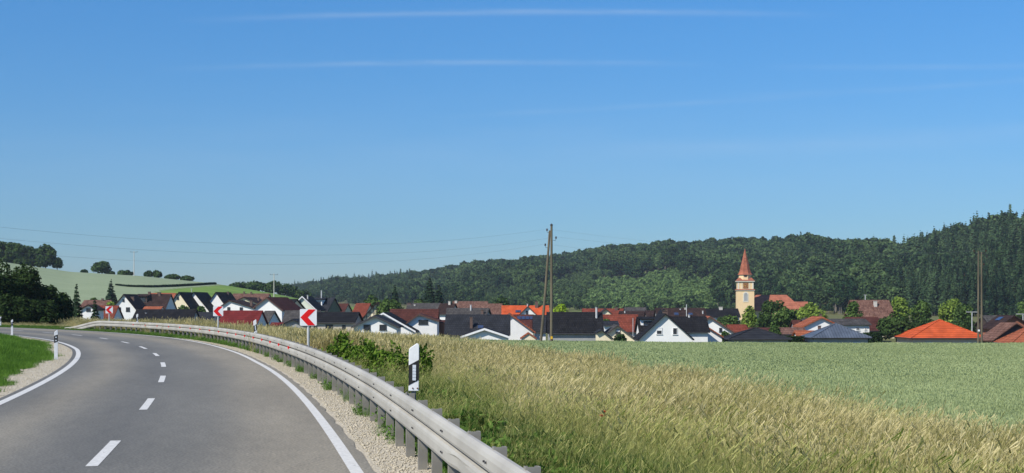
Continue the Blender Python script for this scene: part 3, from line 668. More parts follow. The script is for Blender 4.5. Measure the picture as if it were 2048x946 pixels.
def gable(label, u, d, phi, Wp, L, ye, yr, wall, roof, wins=(), chim=(), name='house', oh=.45, og=.5, cat='house', fascia=None, ye2=None, sides=(), pipes=(), winframe='dark_frame', div=False, low=None, group=HG):
    """gable wall faces the camera; u,d = centre of the near gable; pixel sizes converted at d. ye2: eave row of the right-hand side if lower/higher"""
    phi = R(phi); e, z0, s = pix_frame(u, d, phi, name, label, cat, group); wl_px, wr_px = Wp if isinstance(Wp, tuple) else (Wp / 2, Wp / 2); W = 2 * wl_px / s
    zr = zat(yr, d) - z0; ze = zat(ye, d) - z0; zr -= .2; ze -= .0
    ze2 = ze if ye2 is None else zat(ye2, d) - z0
    base = 0
    # asymmetric roof: keep the pitch, so a lower eave lies further out
    xl = -wl_px / s; xr = wr_px / s; sl = (zr - ze) / -xl; slr = (zr - ze2) / xr
    wl_ = MB(); wl_.prism([(xl, 0, base), (xr, 0, base), (xr, 0, ze2), (0, 0, zr), (xl, 0, ze)], (0, 0, 0), (0, L, 0)); wall_o = wl_.build('wall', MAT[wall], e)
    m = MB(); k = .2
    for x_, z_ in ((xl - oh, zr - sl * (abs(xl) + oh)), (xr + oh, zr - slr * (xr + oh))):
        poly = [(0, -og, zr), (x_, -og, z_), (x_, -og, z_ + k), (0, -og, zr + k * 1.1)]
        if x_ > 0: poly = poly[::-1]
        m.prism(poly, (0, 0, 0), (0, L + 2 * og, 0))
    ro = m.build('roof', MAT[roof], e)
    if fascia:
        b = MB()
        for x_, z_ in ((xl - oh, zr - sl * (abs(xl) + oh)), (xr + oh, zr - slr * (xr + oh))):
            poly = [(0, -og - .06, zr - .12), (x_, -og - .06, z_ - .12), (x_, -og - .06, z_ + k - .02), (0, -og - .06, zr + k * 1.1 - .02)]
            if x_ > 0: poly = poly[::-1]
            b.prism(poly, (0, 0, 0), (0, .055, 0))
        b.build('fascia', MAT[fascia], ro)
    for q in wins:
        uu, yy_, wp, hp = q[:4]; window(e, '-Y', (uu - u) / s / max(.5, math.cos(phi)), zat(yy_, d) - z0, wp / s, hp / s, 0, frame=winframe, div=div, shutter=q[4] if len(q) > 4 else 0)
    for q in sides:   # (side, along fraction, height above base to centre, w, h)
        window(e, q[0], q[1] * L, q[2], q[3], q[4], xr if q[0] == '+X' else xl)
    for q in chim:   # (x frac -1..1, y frac 0..1, height, size, mat)
        xx = q[0] * (xr if q[0] > 0 else -xl); chimney(m, ro, xx, q[1] * L, zr - abs(xx) * (slr if xx > 0 else sl), q[2], q[3], q[4] if len(q) > 4 else 'chimney_brick')
    for q in pipes: xx = q[0] * W / 2; pipe(ro, xx, q[1] * L, zr - abs(xx) * sl, q[2])
    return e, z0, s, W, L, zr, ze, ro
def sideon(label, u0, u1, d, W, ye, yr, wall, roof, yaw=0, wins=(), chim=(), name='house', oh=.4, og=.35, cat='house', pipes=(), dormers=(), solar=(), winframe='white_paint', skyl=(), group=HG, guards=False, hip=0, div=True):
    """long roof side faces the camera; u0..u1 = ridge extent in pixels; positive yaw turns the right end away"""
    u = (u0 + u1) / 2; phi = R(90) - R(yaw); e, z0, s = pix_frame(u, d, phi, name, label, cat, group); L = (u1 - u0) / s / math.cos(R(yaw)) - 2 * og
    zr = zat(yr, d) - z0 - .2; ze = zat(ye, d - W / 2) - z0
    w_ = MB(); w_.prism([(-W / 2, -L / 2, 0), (W / 2, -L / 2, 0), (W / 2, -L / 2, ze), (0, -L / 2, zr), (-W / 2, -L / 2, ze)], (0, 0, 0), (0, L, 0)); w_.build('wall', MAT[wall], e)
    m = MB(); roof_slabs(m, W, L, zr, ze, oh, og); ro = m.build('roof', MAT[roof], e); sl = (zr - ze) / (W / 2)
    gt = MB(); xo = W / 2 + oh; gt.tube([(xo + .05, -L / 2 - og, zr - sl * xo + .08), (xo + .05, L / 2 + og, zr - sl * xo + .08)], .07, 6); gt.build('gutter', MAT['dark_frame'], ro)
    for q in wins: window(e, '+X', (q[0] - u) / s, zat(q[1], d - W / 2) - z0, q[2] / s, q[3] / s, W / 2, frame=winframe, div=div)
    for q in chim: xx = q[1] * W / 2; chimney(m, ro, xx, (q[0] - u) / s, zr - abs(xx) * sl, q[2], q[3], q[4] if len(q) > 4 else 'chimney_brick')
    for q in pipes: xx = q[1] * W / 2; pipe(ro, xx, (q[0] - u) / s, zr - abs(xx) * sl, q[2])
    for q in dormers:   # (u, width m, depthfrac, wallmat)
        yy_ = (q[0] - u) / s; ww = q[1]; x0 = W / 2 * q[2]; zb_ = zr - x0 * sl; hh = x0 * sl * .8
        b = MB(); b.box((x0 * .5 + .05, yy_, zb_ + hh / 2 - .1), (x0 + .1, ww, hh + .2)); do = b.build('dormer', MAT[q[3]], e)
        b = MB(); b.prism([(x0 + .5, yy_ - ww / 2 - .3, zb_ + hh - .05), (x0 + .5, yy_ - ww / 2 - .3, zb_ + hh + .15), (-.02, yy_ - ww / 2 - .3, zr + .12), (-.02, yy_ - ww / 2 - .3, zr + .05)], (0, 0, 0), (0, ww + .6, 0)); b.build('dormer_roof', MAT[roof], do)
        b = MB(); b.box((x0 + .13, yy_, zb_ + hh * .5), (.06, ww * .7, hh * .55)); b.build('pane', MAT['glass'], do)
    ang = math.atan(sl)
    def on_slope(nm, mat_, uu, yfr, wm, hm, par, lift=.28):
        # flat rectangle on the camera-side slope
        xx = yfr * W / 2; zz = zr - xx * sl; yy_ = (uu - u) / s; c_, s_ = math.cos(ang), math.sin(ang)
        b = MB(); n_ = Vector((s_, 0, c_)); dn = Vector((c_, 0, -s_)); c0 = Vector((xx, yy_, zz)) + n_ * lift
        P = [c0 - dn * hm / 2 + Vector((0, -wm / 2, 0)), c0 + dn * hm / 2 + Vector((0, -wm / 2, 0)), c0 + dn * hm / 2 + Vector((0, wm / 2, 0)), c0 - dn * hm / 2 + Vector((0, wm / 2, 0))]
        b.prism(P, (0, 0, 0), n_ * .06); return b.build(nm, MAT[mat_], par)
    for q in solar: on_slope('solar_panel', 'solar', q[0], q[1], q[2], q[3], ro)
    for q in skyl:
        f_ = on_slope('skylight', q[4] if len(q) > 4 else 'dark_frame', q[0], q[1], q[2] + .16, q[3] + .16, ro, .22); on_slope('pane', 'solar', q[0], q[1], q[2], q[3], f_, .30)
    return e, z0, s, W, L, zr, ze, ro
def hip(label, ua, d, yr, ye, uL, uC, uR, depth, wall, roof, yaw, W=None, L=None, name='bungalow', solar=None, group=HG, wallmat_ext=True):
    """pyramid roof; W (front) x L (depth) metres, yaw turns it to show its left slope"""
    s = F / d; u = ua; e, z0, s = pix_frame(u, d, R(yaw), name, label, 'house', group)
    zr = zat(yr, d) - z0; ze = zat(ye, d - L / 2) - z0
    b = MB(); b.box((0, 0, (ze - .12) / 2), (W - 1.2, L - 1.2, ze - .12)); b.build('wall', MAT[wall], e)
    m = MB(); w2, l2 = W / 2, L / 2
    m.add([(-w2, -l2, ze), (w2, -l2, ze), (w2, l2, ze), (-w2, l2, ze), (0, 0, zr), (-w2, -l2, ze - .16), (w2, -l2, ze - .16), (w2, l2, ze - .16), (-w2, l2, ze - .16)],
          [(0, 1, 4), (1, 2, 4), (2, 3, 4), (3, 0, 4), (0, 5, 6, 1), (1, 6, 7, 2), (2, 7, 8, 3), (3, 8, 5, 0), (5, 8, 7, 6)])
    ro = m.build('roof', MAT[roof], e)
    r_ = MB()
    for x_, y_ in ((-w2, -l2), (w2, -l2), (w2, l2), (-w2, l2)): r_.tube([(x_, y_, ze + .03), (0, 0, zr + .03)], .09, 6)
    r_.build('hip_ridge', MAT[roof], ro)
    g = MB(); g.tube([(-w2, -l2 - .06, ze - .05), (w2, -l2 - .06, ze - .05)], .07, 6); g.tube([(-w2 - .06, -l2, ze - .05), (-w2 - .06, l2, ze - .05)], .07, 6); g.build('gutter', MAT['dark_frame'], ro)
    for k in (-1, 1): window(e, '-Y', k * W * .25, ze - 1.5, 1.2, 1.2, -(L - 1.2) / 2)
    return e, z0, s, ro, W, L, zr, ze
def merge(sub, main):
    """make the parts of one wing children of the main house"""
    bpy.context.view_layer.update()
    Mi = main.matrix_world.inverted() @ sub.matrix_world
    for ch in [o for o in bpy.data.objects if o.parent == sub]:
        ml = ch.matrix_local.copy(); ch.parent = main; ch.matrix_local = Mi @ ml
    bpy.data.objects.remove(sub)

# back rows, left to right
sideon('long mottled brown tile roof behind the small spruces at the left end of the village', 169, 224, 430, 10, 614, 600, 'white_wall', 'old_roof', chim=[(206, .1, .8, .6)])
sideon('low house with rusty red tile roof beside the leftmost chevron sign', 192, 238, 352, 9, 637, 611, 'white_wall', 'red_roof')
gable('small white gable with a brown balcony between two spruces at the far left', 177, 322, 0, 30, 6, 619, 609, 'white_wall', 'dark_brown_roof', wins=[(177, 620, 7, 5)])
sideon('orange-red tiled roof peeping over the dark roofs below the green meadow', 300, 353, 475, 10, 600, 586, 'white_wall', 'terracotta_roof', chim=[(318, .2, .8, .6)])
gable('steep white gable house with two square windows beside the leftmost chevron sign', 248, 380, 2, 50, 11, 620, 588, 'white_wall', 'dark_brown_roof', wins=[(238, 619, 6.5, 7.5), (256, 619, 6.5, 7.5), (247, 601, 2.6, 4)], chim=[(.35, .35, .9, .9)], div=True)
sideon('long dark brown roofed house with a wide dormer and two chimneys', 274, 344, 404, 9, 617, 588, 'white_wall', 'dark_brown_roof', yaw=-6, chim=[(299, .05, 1.0, .6), (321, .1, 1.0, .6)], dormers=[(290, 3.2, .62, 'timber')])
sideon('small shed with orange tiled roof in front of the long dark brown house', 289, 326, 384, 4, 620, 613, 'white_wall', 'terracotta_roof', name='shed', cat='shed', oh=.2, og=.15)
gable('cream gable house with steep black roof right of the long dark brown house', 358, 418, 5, 42, 13, 614, 584, 'cream_wall', 'black_roof', wins=[(356, 597, 2.6, 4)])
gable('steep black roofed house showing a narrow strip of gable, with roof windows', 388, 428, 5, 60, 13, 621, 584, 'white_wall', 'black_roof')
gable('white gable house with brown roof, topmost of the row below the meadow', 432, 436, 7, 42, 14, 614, 584, 'white_wall', 'dark_brown_roof', chim=[(.1, .75, .8, .6)])
sideon('wide brown roofed house behind the cream gable, under the utility pole on the slope', 466, 540, 466, 11, 602, 587, 'white_wall', 'old_roof', chim=[(489, .1, 1.0, .5), (503, .1, .9, .5)])
gable('broad white gable house with two blue-rimmed windows and a shallow brown roof', 459, 340, 5, (24, 64), 11, 618, 600, 'white_wall', 'dark_brown_roof', ye2=621, wins=[(457.5, 618, 4.6, 6), (483, 618, 5, 5.5)], chim=[(.62, .2, 1.5, .6)], div=True)
gable('cream gable house with brown roof behind the broad white gable house', 488, 372, 5, (24, 57), 12, 606, 594, 'cream_wall', 'dark_brown_roof', ye2=620, chim=[(.3, .5, 1.0, .5)])
gable('tall white house with stepped gable line and brown roof left of the black roof', 534, 310, 9, (24, 31), 14, 614, 594, 'white_wall', 'brown_roof', ye2=619, fascia='fascia_brown')
sideon('black roofed house squeezed between the brown roof and the pale green gable', 572, 596, 336, 9, 620, 598, 'cream_wall', 'black_roof', yaw=-18)
gable('pale green gable house with a black roof and a steel chimney', 605, 362, 3, 54, 12, 619, 592, 'pale_green_wall', 'black_roof', pipes=[(.25, .2, 1.2)], fascia='white_paint', wins=[(600, 606, 3, 8)])
sideon('grey roofed house with a tall white steel chimney and an olive gable', 628, 671, 385, 10, 621, 595, 'olive_wall', 'slate_roof', yaw=-14, pipes=[(644, .1, 2.4)], dormers=[(646, 2.2, .7, 'white_wall')])
sideon('small rust-brown roofed house right of the olive gable', 677, 698, 402, 7, 624, 607, 'cream_wall', 'brown_roof', yaw=-12)
sideon('red tiled house with cream gable left of the half-timbered gable', 712, 742, 348, 9, 635, 606.5, 'cream_wall', 'red_roof', yaw=-14)
e, z0, s, W, L, zr, ze, ro = gable('half-timbered cream gable house with dark beams in front of the round green tree', 755, 330, 4, 52, 10, 633, 604, 'cream_wall', 'dark_brown_roof')
b = MB(); sl = (zr - ze) / (W / 2)
for k in range(7):
    z = ze - 2.0 + k * .95; hw = W / 2 if z < ze else max(0, (zr - z) / sl); 
    if hw > .3: b.box((0, -.03, z), (2 * hw, .06, .14))
for k in range(-3, 4):
    x = k * W / 7; top = zr - abs(x) * sl; b.box((x, -.045, (top + ze - 3) / 2), (.14, .06, top - ze + 3))
b.build('timber_frame', MAT['timber'], e)
sideon('long weathered grey roof behind the brown house, with a pale chimney block', 814, 882, 424, 10, 624, 606, 'grey_wall', 'grey_roof', chim=[(819, .1, .4, 1.1), (830, .3, .5, .5, 'chimney_pale')])
sideon('dark brown roofed house with a white gable behind the slate roof', 880, 912, 332, 9, 628, 607, 'white_wall', 'dark_brown_roof', yaw=-10, chim=[(900, .1, .9, .5, 'chimney_pale')])
sideon('long mottled red-brown barn roof left of the tan roof', 905, 976, 446, 11, 628, 602.5, 'cream_wall', 'old_roof', chim=[(912, .1, .7, .8, 'chimney_pale')], name='barn', cat='barn')
sideon('tan mottled old roof between the red-brown barn and the bright orange roof', 974, 1005, 430, 11, 632, 607, 'cream_wall', 'old_roof', name='barn', cat='barn')
sideon('bright orange tiled long roof behind the leaning pole', 1003, 1098, 402, 10, 634, 611, 'white_wall', 'orange_roof', chim=[(1073, .15, 1.8, .9)], pipes=[(1055, .1, .9)], skyl=[(1034, .55, .8, 1.1), (1038, .55, .8, 1.1)])
gable('small white gable with brown roof in front of the bright orange roof', 1056, 388, 0, 40, 8, 633, 612.5, 'white_wall', 'dark_brown_roof', wins=[(1054, 625, 3.4, 6)])
sideon('grey roof with a steel chimney directly behind the big slate roof', 893, 946, 305, 8, 634, 616, 'grey_wall', 'grey_roof', pipes=[(942, .3, 1.3)])
sideon('short grey roof with two small chimneys next to the tan old roof', 947, 979, 300, 8, 634, 616, 'grey_wall', 'grey_roof', chim=[(969, .7, .9, .5)], yaw=-8)
sideon('distant brick-red long roof behind the black roof', 1164, 1254, 436, 10, 632, 617, 'white_wall', 'red_roof', chim=[(1232, .2, 1.0, .9)])
gable('tiny cream gable with dark roof in front of the brick-red long roof', 1212, 404, 0, 27, 8, 630, 617.5, 'cream_wall', 'dark_brown_roof')
sideon('distant grey-brown mottled roof at the foot of the forest clearing', 1248, 1292, 420, 10, 630, 614.5, 'grey_wall', 'grey_roof')
sideon('dark low roof with white vents right of the cream gable', 1238, 1293, 372, 8, 636, 622, 'grey_wall', 'dark_brown_roof', pipes=[(1249, .3, .6)])
sideon('dark brown low roof behind the white cross-gabled house', 1290, 1330, 366, 9, 638, 621, 'grey_wall', 'dark_brown_roof')
sideon('long dark brown roof with skylights and thin masts behind the white cross-gabled house', 1310, 1410, 352, 10, 640, 616, 'grey_wall', 'dark_brown_roof', chim=[(1370, .1, .5, .5, 'chimney_pale')], pipes=[(1360, .15, .35), (1403, .5, .8)], skyl=[(1350, .55, 1.0, 1.2), (1378, .55, 1.0, .9)])
gable('narrow white gable with a black chimney peeping over the cross-gabled house', 1328, 300, 0, 22, 7, 636, 618, 'white_wall', 'black_roof', chim=[(.3, .3, .6, 1.1)])
sideon('black roofed house with a white dormer wall left of the church tower', 1409, 1476, 384, 9, 634, 617, 'white_wall', 'black_roof', chim=[(1441, .1, .8, .9, 'chimney_pale')], wins=[(1430, 636, 4, 3.6), (1439, 636, 4, 3.6)])
# second row
sideon('dark barn with a plain long roof behind the far end of the guard rail', 273, 394, 300, 9, 644, 618.5, 'grey_wall', 'black_roof', name='barn', cat='barn', pipes=[(296, .35, .2)])
sideon('low blue-black roof between the dark barn and the wine red roof', 396, 436, 312, 8, 644, 624, 'grey_wall', 'slate_roof', yaw=-10)
sideon('wine red metal-tiled roof right of the middle chevron sign', 446, 527, 282, 8, 653, 621, 'white_wall', 'wine_roof', yaw=-8)
sideon('grey-brown roof attached to the right of the wine red roof', 529, 551, 290, 8, 652, 621.5, 'white_wall', 'grey_roof', yaw=-14)
sideon('small wine red lean-to roof left of the large chevron sign', 543, 568, 274, 5, 654, 645, 'white_wall', 'wine_roof', name='shed', cat='shed', oh=.2)
sideon('dark grey roof directly behind the large chevron sign', 570, 642, 304, 9, 647, 621, 'grey_wall', 'grey_roof')
gable('low dark gable roof below the dark grey roof, left of the large chevron sign', 586, 262, 0, 62, 7, 654, 638, 'grey_wall', 'slate_roof', oh=.2)
sideon('black roofed beige house with dark garage openings right of the large chevron sign', 628, 720, 256, 8, 645, 624, 'beige_wall', 'black_roof', yaw=-5, wins=[(640, 657, 5, 11), (668, 656, 13, 12), (697, 656, 5, 10)], winframe='dark_frame', div=False)
sideon('brown roofed white house wing', 780, 878, 266, 9, 651, 618, 'white_wall', 'brown_roof'); _main = [o for o in C.objects if o.get('label') == 'brown roofed white house wing'][0]
_main['label'] = 'large brown roofed house with a projecting white gable and one wide window'
_sub = gable('sub', 838, 252, 0, (24, 36), 7, 646, 627, 'white_wall', 'brown_roof', ye2=641, wins=[(846.5, 644.5, 17, 7.5)], fascia='fascia_brown')[0]; merge(_sub, _main)
sideon('small brown cladded annex between the brown house and the slate roof', 872, 893, 262, 5, 646, 640, 'brown_wall', 'brown_roof', name='annex', cat='annex', oh=.15)
gable('black roofed house with white verge board tucked behind the white bungalow', 767, 247, 2, (40, 60), 10, 648, 625, 'white_wall', 'black_roof', ye2=661, fascia='white_paint')
gable('white bungalow gable with two square anthracite windows above the dry grass', 750, 230, 0, (42, 43), 9, 653, 630, 'white_wall', 'slate_roof', wins=[(734, 655, 11.5, 9.5), (766, 655, 12, 9.5)], fascia='dark_frame', sides=[('+X', .5, 2.6, .8, 1.6)])
sideon('big dark slate roof with a black flue left of the leaning pole', 891, 1021, 241, 9, 668, 629, 'grey_wall', 'slate_roof', chim=[(943.6, .72, 1.9, .45)], skyl=[(962, .7, .9, .9)])
gable('white house with terracotta verge right of the big slate roof', 1019, 253, 0, (36, 47), 9, 655, 625.5, 'white_wall', 'red_roof', ye2=662, fascia='terracotta_roof')
gable('low white gable with white verge boards at the edge of the field', 969, 214, 0, (45, 47), 9, 674, 656, 'white_wall', 'black_roof', fascia='white_paint', oh=.2)
sideon('brown roof carrying a row of four solar panels behind the leaning pole', 1026, 1068, 286, 9, 663, 629, 'brown_wall', 'brown_roof', solar=[(1038, .22, .72, 1.0), (1046.3, .22, .72, 1.0), (1054.5, .22, .72, 1.0), (1062.6, .22, .72, 1.0)], skyl=[(1052, .75, .6, .8)])
sideon('short grey roof between the solar roof and the big black roof', 1065, 1094, 262, 8, 663, 630, 'white_wall', 'slate_roof')
gable('tiny terracotta roofed porch gable left of the foot of the leaning pole', 1057, 222, 0, 28, 4, 677, 665, 'cream_wall', 'terracotta_roof', name='garden_house', cat='garden house', oh=.2, og=.2)
sideon('big black tiled roof with a steel flue right of the upright pole', 1093, 1205, 242, 9, 665, 624, 'grey_wall', 'black_roof', pipes=[(1192, .3, 1.9)])
sideon('rust red tiled roof right of the big black roof', 1204, 1276, 292, 10, 663, 629, 'grey_wall', 'red_roof')
sideon('small slate roof in front of the rust red roof', 1203, 1236, 264, 6, 651, 642, 'white_wall', 'slate_roof')
gable('pale yellow gable house with a dark green shrub in front', 1235, 238, 0, (34, 34), 8, 678, 650, 'cream_wall', 'grey_roof', wins=[(1236, 663, 7, 7, .6)])
gable('narrow pale yellow lean-to house at the right corner of the big black roof', 1203, 228, 0, (8, 22), 5, 666, 659, 'cream_wall', 'slate_roof', ye2=678, oh=.2)
_m = sideon('m', 1273, 1413, 236, 8, 663, 633, 'white_wall', 'black_roof', dormers=[(1296, 2.9, .62, 'white_wall')], chim=[(1330, .05, 1.2, .8)], pipes=[(1378, .05, .5)])[0]
_m['label'] = 'white cross-gabled house with black roof and two upright windows at the field edge'
_sub = gable('sub', 1331, 226, 0, (52, 54), 9, 678, 627, 'white_wall', 'black_roof', wins=[(1318.5, 662, 9.5, 12, .45), (1350, 662.5, 7.5, 12)], winframe='white_paint', oh=.25)[0]; merge(_sub, _m)
gable('white gable house with terracotta roof right of the cross-gabled house', 1420, 264, 4, (30, 50), 10, 653, 632.5, 'white_wall', 'terracotta_roof', ye2=667, wins=[(1441, 660, 4, 7)], fascia='fascia_brown')
gable('small white annex with terracotta verge at the field edge right of the cross-gabled house', 1413, 240, 0, (12, 31), 6, 661, 652, 'white_wall', 'terracotta_roof', ye2=674, oh=.2, name='annex', cat='annex')
sideon('red-brown roof left of the dark pyramid roof', 1453, 1492, 276, 8, 665, 649, 'white_wall', 'red_roof')
sideon('low brown roof just above the dark pyramid roof', 1486, 1540, 292, 8, 667, 655, 'white_wall', 'brown_roof')
sideon('long mottled brown roof behind a hedge right of the dark pyramid roof', 1547, 1608, 272, 8, 669, 655, 'grey_wall', 'old_roof', name='barn', cat='barn')
sideon('upright rust-brown roof piece left of the white gable with terracotta verge', 1583, 1607, 290, 8, 667, 640, 'grey_wall', 'brown_roof')
hip('dark grey pyramid roofed bungalow right of the white cross-gabled house', 1511, 240, 655.5, 678, 0, 0, 0, 0, 'grey_wall', 'slate_roof', 0, W=10.7, L=9.5)
_m = sideon('m2', 1603, 1731, 288, 9, 650, 637.5, 'white_wall', 'grey_roof', wins=[(1705, 658, 6, 5), (1720, 658, 3, 4)], chim=[(1611, .1, .5, .5)])[0]; _m['label'] = 'long white house with grey roof and terracotta-edged gable behind the blue-grey pyramid roof'
_sub = gable('sub', 1643, 276, 0, (37, 37), 8, 653, 633, 'white_wall', 'terracotta_roof', fascia='terracotta_roof', chim=[(.1, .3, .8, .4)])[0]; merge(_sub, _m)
sideon('low terracotta roof left of the blue-grey pyramid roof', 1588, 1642, 262, 7, 681, 661, 'white_wall', 'terracotta_roof', chim=[(1638, .1, 1.2, .5)])
hip('blue-grey ribbed metal pyramid roofed bungalow', 1671, 250, 647, 675.5, 0, 0, 0, 0, 'grey_wall', 'metal_roof', 0, W=10.6, L=9.5)
sideon('tall old mottled tile roof with a pale chimney below the forest', 1699, 1778, 332, 12, 636, 600, 'cream_wall', 'old_roof', chim=[(1746, .35, 1.3, .7, 'chimney_pale')])
sideon('brown tiled roof with a dark wall right of the long white house', 1690, 1756, 304, 10, 661, 634, 'timber', 'brown_roof')
hip('bright orange pyramid roofed bungalow left of the twin poles', 1879, 270, 639.5, 676, 0, 0, 0, 0, 'beige_wall', 'orange_roof', 0, W=14.6, L=12.5)
sideon('grey old roof behind the brick gable at the right edge', 1964, 2000, 276, 9, 652, 631, 'timber', 'grey_roof')
e, z0, s, W, L, zr, ze, ro = gable('red brick gable house with brown roof and blue roof window, right edge', 2027, 240, -4, (34, 40), 6, 656, 630.5, 'brick_wall', 'dark_brown_roof')
sl = (zr - ze) / (34 / s); a_ = math.atan(sl); n_ = Vector((-math.sin(a_), 0, math.cos(a_))); dn = Vector((-math.cos(a_), 0, -math.sin(a_)))
b = MB(); c0 = Vector((-.9, 3.4, zr - .9 * sl)) + n_ * .24
b.prism([c0 - dn * .5 + Vector((0, .9, 0)), c0 + dn * .5 + Vector((0, .9, 0)), c0 + dn * .5 - Vector((0, .9, 0)), c0 - dn * .5 - Vector((0, .9, 0))], (0, 0, 0), n_ * .06); b.build('skylight', MAT['solar'], ro)
gable('weathered open shed with a brown tiled gable roof before the brick house', 2031, 226, -4, (46, 24), 5, 679, 645, 'timber', 'old_roof', name='shed', cat='shed', ye2=662)
hip('terracotta roof corner cut off by the right edge of the photo', 2062, 220, 650, 687, 0, 0, 0, 0, 'beige_wall', 'terracotta_roof', 0, W=9, L=8)

# ------------------------------------------------------------------ church
def church():
    d = 560.0; u = 1491.5; s = F / d; x = at(u, d); z0 = tzf(x, d) - .3
    e = empty('church', (x, d, z0), R(-4)); tag(e, 'ochre church tower with a pointed red tiled spire, its nave roof half hidden by trees', 'church')
    Z = lambda r: zat(r, d) - z0
    w1 = 33.5 / s; w2 = 31.0 / s; w3 = 24.0 / s
    b = MB(); b.box((0, w1 / 2, Z(581) / 2), (w1, w1, Z(581))); b.build('tower', MAT['church_wall'], e)
    b = MB(); b.box((0, w1 / 2, (Z(578.2) + Z(563.4)) / 2), (w2, w2, Z(563.4) - Z(578.2))); b.build('clock_storey', MAT['church_wall'], e)
    b = MB(); 
    for k in (-1, 1): 
        b.box((k * w2 * .46, w1 / 2 - w2 / 2 - .04, (Z(578.2) + Z(563.4)) / 2), (w2 * .08, .1, Z(563.4) - Z(578.2)))
        b.box((k * w2 * .24, w1 / 2 - w2 / 2 - .04, (Z(578.2) + Z(563.4)) / 2), (w2 * .04, .1, Z(563.4) - Z(578.2)))
    b.build('pilaster', MAT['church_trim'], e)
    b = MB(); b.box((0, w1 / 2, Z(580.6)), (w1 + .5, w1 + .5, Z(579.8) - Z(581.2))); b.box((0, w1 / 2, Z(562.4)), (w2 + .9, w2 + .9, Z(561.4) - Z(563.4))); b.build('cornice', MAT['church_trim'], e)
    b = MB(); b.box((0, w1 / 2, Z(579)), (w1 + .8, w1 + .8, Z(578.2) - Z(579.8)), top=.93); b.box((0, w1 / 2, Z(560.4)), (w2 + 1.1, w2 + 1.1, Z(559.2) - Z(561.4)), top=.85); b.build('cornice_roof', MAT['spire_roof'], e)
    # octagonal bell storey, corner gables, spire
    def octo(r0, z_a, r1, z_b, m, cy=w1 / 2):
        vs = [(math.cos(q) * r0, cy + math.sin(q) * r0, z_a) for q in [R(22.5 + 45 * k) for k in range(8)]] + [(math.cos(q) * r1, cy + math.sin(q) * r1, z_b) for q in [R(22.5 + 45 * k) for k in range(8)]]
        m.add(vs, [tuple(range(8))[::-1], tuple(range(8, 16))] + [(k, (k + 1) % 8, 8 + (k + 1) % 8, 8 + k) for k in range(8)])
    b = MB(); octo(w3 / 2 / .924, Z(560), w3 / 2 / .924, Z(549.2), b); bs = b.build('bell_storey', MAT['church_wall'], e)
    b = MB(); b.box((0, w1 / 2 - w3 / 2 - .03, Z(552)), (1.1, .12, .75)); b.build('louvre', MAT['dark_frame'], bs)
    b = MB()
    for k in (-1, 1):
        for j in (-1, 1):
            cx, cy = k * w2 * .36, w1 / 2 + j * w2 * .36; h0, h1 = Z(559.2), Z(554.6); q = .95
            b.add([(cx - q, cy - q, h0), (cx + q, cy - q, h0), (cx + q, cy + q, h0), (cx - q, cy + q, h0), (cx, cy, h1)], [(0, 1, 4), (1, 2, 4), (2, 3, 4), (3, 0, 4), (3, 2, 1, 0)])
    b.build('corner_roof', MAT['spire_roof'], e)
    b = MB(); r0 = 28.6 / s / 2 / .924
    octo(r0, Z(549.2), r0 * .84, Z(545.8), b); octo(r0 * .84, Z(545.8), r0 * .70, Z(540), b); octo(r0 * .70, Z(540), .07, Z(496.5), b); sp = b.build('spire', MAT['spire_roof'], e)
    b = MB(); b.tube([(0, w1 / 2, Z(498)), (0, w1 / 2, Z(487))], .07, 6); b.box((0, w1 / 2, Z(489)), (.9, .1, .12)); b.tube([(0, w1 / 2, Z(494.6)), (0, w1 / 2, Z(494)), (0, w1 / 2, Z(493.2))], [.1, .3, .1], 8); b.build('cross', MAT['dark_frame'], sp)
    # clock: brown square with gilded marks and hands
    zc = Z(571.2); yf = w1 / 2 - w2 / 2
    b = MB(); b.box((0, yf - .08, zc), (2.0, .1, 2.2)); ck = b.build('clock', MAT['brown_wall'], e)
    b = MB()
    for k in range(12): b.box((math.sin(R(30 * k)) * .82, yf - .15, zc + math.cos(R(30 * k)) * .82), (.15, .03, .15))
    b.box((-.28, yf - .17, zc + .06), (.62, .03, .11)); b.box((.0, yf - .17, zc - .22), (.10, .03, .5)); b.build('clock_hand', MAT['yellow'], ck)
    # arched sound window
    def arch(w_, za, zb, y_, th, m):
        P = [(-w_ / 2, y_, za), (w_ / 2, y_, za), (w_ / 2, y_, zb - w_ / 2)] + [(math.cos(q) * w_ / 2, y_, zb - w_ / 2 + math.sin(q) * w_ / 2) for q in [R(180 * k / 8) for k in range(1, 8)]] + [(-w_ / 2, y_, zb - w_ / 2)]
        m.prism(P, (0, 0, 0), (0, -th, 0))
    b = MB(); arch(2.2, Z(604), Z(583.4), -.002, .1, b); wi = b.build('arched_window', MAT['church_trim'], e)
    b = MB(); arch(1.4, Z(601.5), Z(585.6), -.104, .04, b); b.build('louvre', MAT['grey_wall'], wi)
    # nave: hipped roof
    zr = Z(589.2); ze = Z(622); xa, xb = (1519 - u) / s, (1581 - u) / s; w_ = 6.8; yc = w1 / 2 + 10.5
    b = MB(); b.box(((xa + xb) / 2, yc, ze / 2), (xb - xa + 8, w_ * 2 - 1, ze)); b.build('wall', MAT['church_wall'], e)
    x0, x1 = xa - 6.5, xb + 6.5
    b = MB(); b.add([(x0, yc - w_, ze), (x1, yc - w_, ze), (x1, yc + w_, ze), (x0, yc + w_, ze), (xa, yc, zr), (xb, yc, zr)], [(0, 1, 5, 4), (1, 2, 5), (2, 3, 4, 5), (3, 0, 4), (3, 2, 1, 0)]); b.build('nave_roof', MAT['spire_roof'], e)
    xc, xd = (1590 - u) / s, (1625 - u) / s
    b = MB(); b.box(((xc + xd) / 2, yc + 2, Z(612) / 2), (xd - xc - .6, 7, Z(612))); b.build('vestry', MAT['church_wall'], e)
